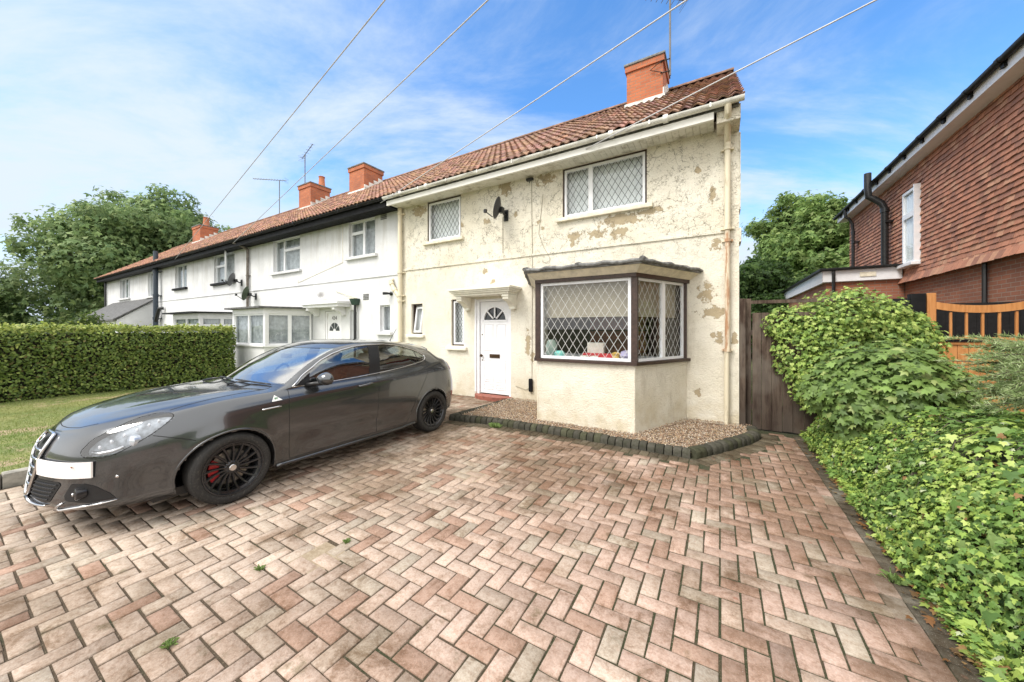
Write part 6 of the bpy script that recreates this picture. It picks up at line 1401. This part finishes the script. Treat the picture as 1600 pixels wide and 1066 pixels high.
for sg in (1, -1):
    ip = [(.13, .435), (.40, .435), (.425, .42), (.34, .285), (.30, .27), (.09, .29), (.075, .33)]
    o = patch('air_intake', ip, on_front, .003, mesh_m, CAR, sg)
    m = MB()
    for k in range(5):
        z = .30 + k * .028; xa = max(.09, .09 + (z - .30) * .3); xb = np.interp(z, [.27, .285, .42], [.29, .33, .415]) - .01; n = 18
        m.tube([on_front(sg * (xa + (xb - xa) * i / n), z + .006 * (i % 2), .009)[0][:] for i in range(n + 1)], .004, 5)
    m.build('mesh_bars', M['satin'], o, smooth=True)
    fp = [(.50, .425), (.575, .425), (.62, .40), (.665, .335), (.685, .285), (.60, .275), (.47, .30), (.46, .34)]
    o = patch('fog_lamp_recess', fp, on_front, .003, mesh_m, CAR, sg)
    c_, n_ = on_front(sg * .55, .355, .012); m = MB(); m.lathe([(0, .04), (.038, .035), (.045, .0), (.045, -.015), (.032, -.022), (.0, -.020)], c_, 'y', 22); m.build('fog_lamp', M['chrome'] if False else simple('dark lamp housing', (.03, .03, .032), .15, .3), o, auto=True)
    m = MB(); m.lathe([(0, -.021), (.014, -.024), (.010, -.03), (0, -.031)], c_ + Vector((sg * -.012, 0, 0)), 'y', 14); m.build('fog_bulb', M['lens'] if False else M['chrome'], o, auto=True)
    m = MB(); m.tube([on_front(sg * a, b, .008)[0][:] for a, b in ((.46, .287), (.42, .262), (.385, .236), (.42, .232), (.50, .245), (.58, .256), (.64, .264), (.69, .275))], [.004, .008, .013, .013, .010, .009, .007, .004], 8); m.build('splitter_trim', M['chrome'], CAR, smooth=True)
    m = MB(); m.tube([on_front(sg * a, b, .010)[0][:] for a, b in ((.01, .285), (.06, .262), (.12, .252), (.2, .25), (.29, .256), (.31, .262))], [.014, .015, .012, .009, .008, .003], 8); m.build('splitter_trim', M['chrome'], CAR, smooth=True)
    c_, n_ = on_side(.275, .455, .0, sg); m = MB(); m.tube([c_ - n_ * .003, c_ + n_ * .003, c_ + n_ * .005], [.011, .011, .006], 12); m.build('washer_cap', M['chrome'], CAR, smooth=True)
# number plate, blank
pl_m = simple('blank white plate', (.84, .80, .78), .4, var=.02); n = 14; V_ = []
for z in (.472, .592):
    for i in range(n + 1): p = on_front(.145 + .475 * i / n, .535, 0)[0]; V_.append((p.x, p.y, z * CK))
V_ = np.array(V_); dvec = np.array((.22, -.97, 0)); A_ = V_ + dvec * .022; B_ = V_ + dvec * .012; N1 = n + 1
F_ = [(i, i + 1, N1 + i + 1, N1 + i) for i in range(n)]; m = MB(); m.add(np.vstack([A_, B_]), F_ + [(2 * N1 + a, 2 * N1 + b, 2 * N1 + c, 2 * N1 + d) for a, b, c, d in F_] + [(i, i + 1, 2 * N1 + i + 1, 2 * N1 + i) for i in range(n)] + [(N1 + i, N1 + i + 1, 3 * N1 + i + 1, 3 * N1 + i) for i in range(n)] + [(0, N1, 3 * N1, 2 * N1), (n, N1 + n, 3 * N1 + n, 2 * N1 + n)])
np_ = m.build('number_plate', pl_m, CAR); np_['label'] = 'blank white front number plate, offset beside the grille'
m = MB(); p = A_[N1 + 11]; m.box((p[0] - .015, p[1] - .003, p[2] - .033), (p[0] + .02, p[1] + .002, p[2] - .026)); m.build('plate_screw', simple('rust spot', (.2, .08, .04), .7), np_)
m = MB(); m.add(np.vstack([V_ + dvec * .011 + np.array((0, 0, 0)), V_ - dvec * .02]) * 1.0, [(i, i + 1, 2 * N1 + i + 1, 2 * N1 + i) for i in range(n)] + [(N1 + i, N1 + i + 1, 3 * N1 + i + 1, 3 * N1 + i) for i in range(n)]); m.build('plate_holder', M['satin'], CAR)
# shut lines
for sg in (1, -1):
    strip('shut_line', [(1.41, .985), (1.39, .86), (1.387, .766), (1.39, .5), (1.40, .245)], .0032, gap, CAR, on_side, -.0012, (sg,))
    strip('shut_line', [(2.50, 1.0), (2.515, .9), (2.50, .6), (2.486, .255)], .0032, gap, CAR, on_side, -.0012, (sg,))
    strip('shut_line', [(3.47, 1.15), (3.44, 1.02), (3.37, .87), (3.25, .68), (3.17, .56), (3.07, .36), (3.0, .262)], .0032, gap, CAR, on_side, -.0012, (sg,))
    strip('shut_line', [(1.40, .245), (2.2, .247), (3.0, .262)], .003, gap, CAR, on_side, -.0012, (sg,))
    strip('shut_line', [(.44, .738), (.56, .69), (.66, .645)], .003, gap, CAR, on_side, -.001, (sg,))
    strip('bonnet_line', [(.56, .655), (.75, .668), (1.0, .672), (1.18, .68), (1.30, .66)], .0032, gap, CAR, on_top, -.001, (sg,), sub=8)
    # mirror
    mm_ = MB(); bm = bmesh.new(); bmesh.ops.create_icosphere(bm, subdivisions=3, radius=1)
    for v in bm.verts:
        x, y, z = v.co; f = 1 if x > 0 else .55
        v.co = Vector((x * .075 * (1.25 if x < 0 else .7), y * .115, z * .075 * (1 - .25 * (y < 0) * abs(y))))
    c_ = np.array((1.745, sg * .945, 1.052)); V_ = W_([(c_[0] + v.co.x, c_[1] + sg * v.co.y, c_[2] + v.co.z) for v in bm.verts]); F_ = [[v.index for v in f.verts] for f in bm.faces]; bm.free()
    mi = mk('door_mirror', V_, F_, paint, CAR, smooth=True)
    m = MB(); m.tube([W1(1.60, sg * .80, .992), W1(1.66, sg * .86, 1.0), W1(1.74, sg * .93, 1.0), W1(1.76, sg * 1.02, 1.006)], [.02, .022, .024, .012], 10); m.build('mirror_foot', M['satin'], mi, smooth=True)
    m = MB(); m.prism([W1(1.475, sg * .815, .992)[:], W1(1.64, sg * .80, .995)[:], W1(1.66, sg * .765, 1.12)[:]], (0, 0, 0.001)); m.build('mirror_gusset', M['satin'], CAR)
    # handle
    for s0_, s1_, z0_ in ((2.21, 2.42, .893), (3.09, 3.10, .95)):
        if s1_ - s0_ < .05: continue
        n = 10; m = MB(); m.tube([on_side(s0_ + (s1_ - s0_) * i / n, z0_ + .012 * i / n, .026 * math.sin(math.pi * i / n) ** .5 + .004, sg)[0][:] for i in range(n + 1)], [.009 + .006 * math.sin(math.pi * i / n) for i in range(n + 1)], 8); m.build('door_handle', paint, CAR, smooth=True)
    dl_ = [p for p in DLO]
    tp = dense(dl_, 1)
    strip('window_trim', [dl_[i] for i in range(0, 14)] , .0085, M['chrome'], CAR, on_side, .001, (sg,), sub=4)
    strip('window_trim', [dl_[i] for i in range(13, 21)] + [dl_[0]], .006, M['chrome'], CAR, on_side, .001, (sg,), sub=4)
    strip('fender_trim', [(1.135, .812), (1.31, .817)], .0085, M['chrome'], CAR, on_side, .002, (sg,))
    V_ = [on_side(a, b, .004, sg)[0][:] for a, b in ((1.225, .872), (1.325, .877), (1.262, .932))]; bd = mk('fender_badge', V_, [(0, 1, 2)], simple('white enamel', (.8, .8, .78), .3), CAR)
    m = MB(); cc, cn_ = on_side(1.268, .893, .0055, sg)
    for a in range(4): d = Vector((0, math.cos(R(45 + 90 * a)), math.sin(R(45 + 90 * a)))) * .0115; m.tube([cc + d, cc + d + cn_ * .001], [.008, .007], 8)
    m.build('clover_emblem', simple('clover green', (.02, .16, .06), .4), bd)
    strip('side_skirt', [(1.27, .212), (1.6, .205), (2.2, .203), (2.9, .206), (3.15, .225)], .019, paint, CAR, on_side, .004, (sg,))
    # wipers
    # seats
strip('bonnet_line', [(a, z) for a, z in ((-.42, .842), (-.3, .812), (-.15, .80), (0, .797), (.15, .80), (.3, .812), (.42, .842))], .0032, gap, CAR, on_front, -.001, (1,), sub=5)
for y0_, y1_ in ((.62, .05), (-.02, -.60)):
    sb = 1.30 - .12 * (y0_ / .7) ** 2
    a = on_top(1.22 + .1 * (abs(y0_) / .7) ** 2, y0_, .012)[0]; P_ = [on_top(1.235 + .14 * (abs(y) / .75) ** 2, y, .014)[0][:] for y in np.linspace(y0_, y1_, 9)]; m = MB(); m.tube(P_, [.006] + [.009] * 7 + [.006], 6); wp = m.build('wiper', M['satin'], CAR, smooth=True)
    m = MB(); m.tube([on_top(1.13, (y0_ + y1_) / 2 - .22, .01)[0][:], on_top(1.18, (y0_ + y1_) / 2 - .1, .03)[0][:], P_[4]], [.012, .010, .007], 6); m.build('wiper_arm', M['satin'], wp, smooth=True)
fab = simple('dark seat fabric', (.025, .025, .027), .8); lea = simple('grey interior plastic', (.07, .07, .075), .7)
def seat(s_, y):
    m = MB(); 
    for a, b in (((s_, y - .23, .42), (s_ + .5, y + .23, .56)), ): m.box(W1(*a), W1(*b), bev=.05)
    sb_ = MB().box((-.06, -.23, 0), (.07, .23, .56), bev=.05); Mm = Matrix.Translation(W1(s_ + .5, y, .52)) @ Matrix.Rotation(R(90), 4, 'Z') @ Matrix.Rotation(R(-18), 4, 'Y') @ Matrix.Scale(CK, 4); Mm = Matrix.Translation(W1(s_ + .48, y, .52)) @ Matrix.Rotation(R(-20), 4, 'X') @ Matrix.Rotation(R(90), 4, 'Z')
    sb_.xf(Mm); hr = MB().box((-.04, -.12, .60), (.06, .12, .76), bev=.04).xf(Mm)
    o = m.build('seat', fab, CAR, auto=True); sb_.build('seat_back', fab, o, auto=True); hr.build('head_rest', fab, o, auto=True)
seat(1.95, .37); seat(1.95, -.37)
m = MB(); m.box(W1(2.9, -.62, .42), W1(3.35, .62, .58), bev=.05); m.box(W1(3.32, -.62, .55), W1(3.46, .62, 1.02), bev=.05); m.build('rear_bench', fab, CAR, auto=True)
m = MB(); m.box(W1(1.30, -.70, .62), W1(1.72, .70, .93), bev=.04); m.box(W1(1.2, -.68, .60), W1(1.4, .68, .91)); m.build('dashboard', lea, CAR, auto=True)
sw = MB(); cw = W1(1.88, -.36, .96); Ms = Matrix.Translation(cw) @ Matrix.Rotation(R(65), 4, 'X'); n = 28
sw.tube([(.18 * math.cos(2 * math.pi * i / n), .18 * math.sin(2 * math.pi * i / n), 0) for i in range(n)], .014, 8, closed=True); sw.tube([(-.17, 0, 0), (.17, 0, 0)], .014, 6); sw.tube([(0, 0, 0), (0, -.17, 0)], .014, 6); sw.xf(Ms).build('steering_wheel', fab, CAR, smooth=True)
m = MB(); p = W1(3.35, .0, 1.42); p = on_top(3.42, 0.0, 0)[0]; m.tube([p + Vector((0, 0, -.01)), p + Vector((0, .02, .03)), p + Vector((0, .14, .20))], [.012, .005, .003], 8); m.build('roof_antenna', M['satin'], CAR, smooth=True)
strip('spoiler_edge', [(3.72, -.55), (3.80, -.3), (3.82, 0), (3.80, .3), (3.72, .55)], .012, paint, CAR, on_top, .0, (1,), sub=6)
# mirror inside the windscreen
m = MB(); m.box(W1(1.78, -.11, 1.24), W1(1.81, .11, 1.30), bev=.01); m.build('rear_view_mirror', M['satin'], CAR, auto=True)
# ================================================================ things on the bay window sill, seen through the leading
def vase(name, label, cat, x, y, z0, prof, mat, group=None):
    m = MB(); m.lathe([(r_, h) for r_, h in prof], (x, y, z0), 'z', 20); o = m.build(name, mat, auto=True); tag(o, label, cat, group); return o
sillo = MB(); Qs = offs(B4, -.10); sillo.prism([(q.x, q.y, 1.03) for q in Qs[:3]] + [(Qs[3].x, FY + .2, 1.03), (Qs[0].x, FY + .2, 1.03)], (0, 0, .03)); sillo.build('inner_sill', M['white_paint'], A)
ZS = 1.062
vase('vase', 'small turquoise bowl on the bay window sill', 'bowl', -2.33, 5.50, ZS, [(.04, 0), (.085, .03), (.095, .08), (.06, .12), (.05, .12), (.05, .1)], simple('turquoise glaze', (.22, .62, .55), .3))
vase('candle', 'white squat candle pot left of centre on the bay sill', 'candle', -1.88, 5.46, ZS, [(.06, 0), (.065, .04), (.06, .055), (.02, .06)], simple('cream wax', (.8, .78, .7), .5))
vase('candle', 'white squat candle pot just right of the other one on the bay sill', 'candle', -1.72, 5.46, ZS, [(.06, 0), (.065, .04), (.06, .055), (.02, .06)], simple('cream wax b', (.8, .78, .7), .5))
vase('ornament', 'lilac round ornament at the right end of the bay sill', 'ornament', -1.22, 5.46, ZS, [(.03, 0), (.08, .03), (.1, .08), (.08, .14), (.03, .16)], simple('lilac glaze', (.45, .40, .60), .3))
vase('ornament', 'golden yellow ornament beside the lilac one on the bay sill', 'ornament', -1.38, 5.47, ZS, [(.05, 0), (.06, .03), (.05, .07), (.07, .11), (.02, .13)], simple('golden glaze', (.7, .45, .12), .4))
vase('glass_jar', 'tall pale glass jar at the left end of the bay sill', 'jar', -2.52, 5.60, ZS, [(.05, 0), (.09, .05), (.10, .2), (.07, .28), (.05, .3)], simple('pale green glass', (.45, .55, .48), .15))
rb = thing('gift_box', 'red box with a white front standing in the middle of the bay sill', 'box', (-1.72, 5.62, ZS)); m = MB(); m.box((-1.95, 5.56, ZS), (-1.40, 5.70, ZS + .09), bev=.01); m.build('lid', simple('red cloth', (.45, .02, .03), .6), rb); m = MB(); m.box((-1.92, 5.71, ZS), (-1.64, 5.8, ZS + .26), bev=.01); m.build('card', simple('cream card', (.7, .66, .58), .7), rb)
for (x, sx, lb) in ((-2.75, 1, 'dark wooden dresser standing far left inside the bay room'),):
    t = thing('dresser', lb, 'dresser', (-2.0, 7.5, 0)); m = MB(); m.box((-2.6, 7.6, .02), (-1.3, 8.0, 1.0)); m.box((-2.55, 7.8, 1.0), (-1.35, 8.0, 2.1)); m.build('carcass', simple('red-brown wood', (.22, .05, .02), .5, var=.3), t); m = MB(); m.box((-2.65, 7.55, 1.0), (-1.25, 8.02, 1.04)); m.box((-2.6, 7.7, 1.5), (-1.3, 7.79, 1.53)); m.build('shelf', simple('dark wood', (.07, .02, .012), .5), t)
# roadside hedge and house opposite, behind the camera: only the panes and the paintwork show them
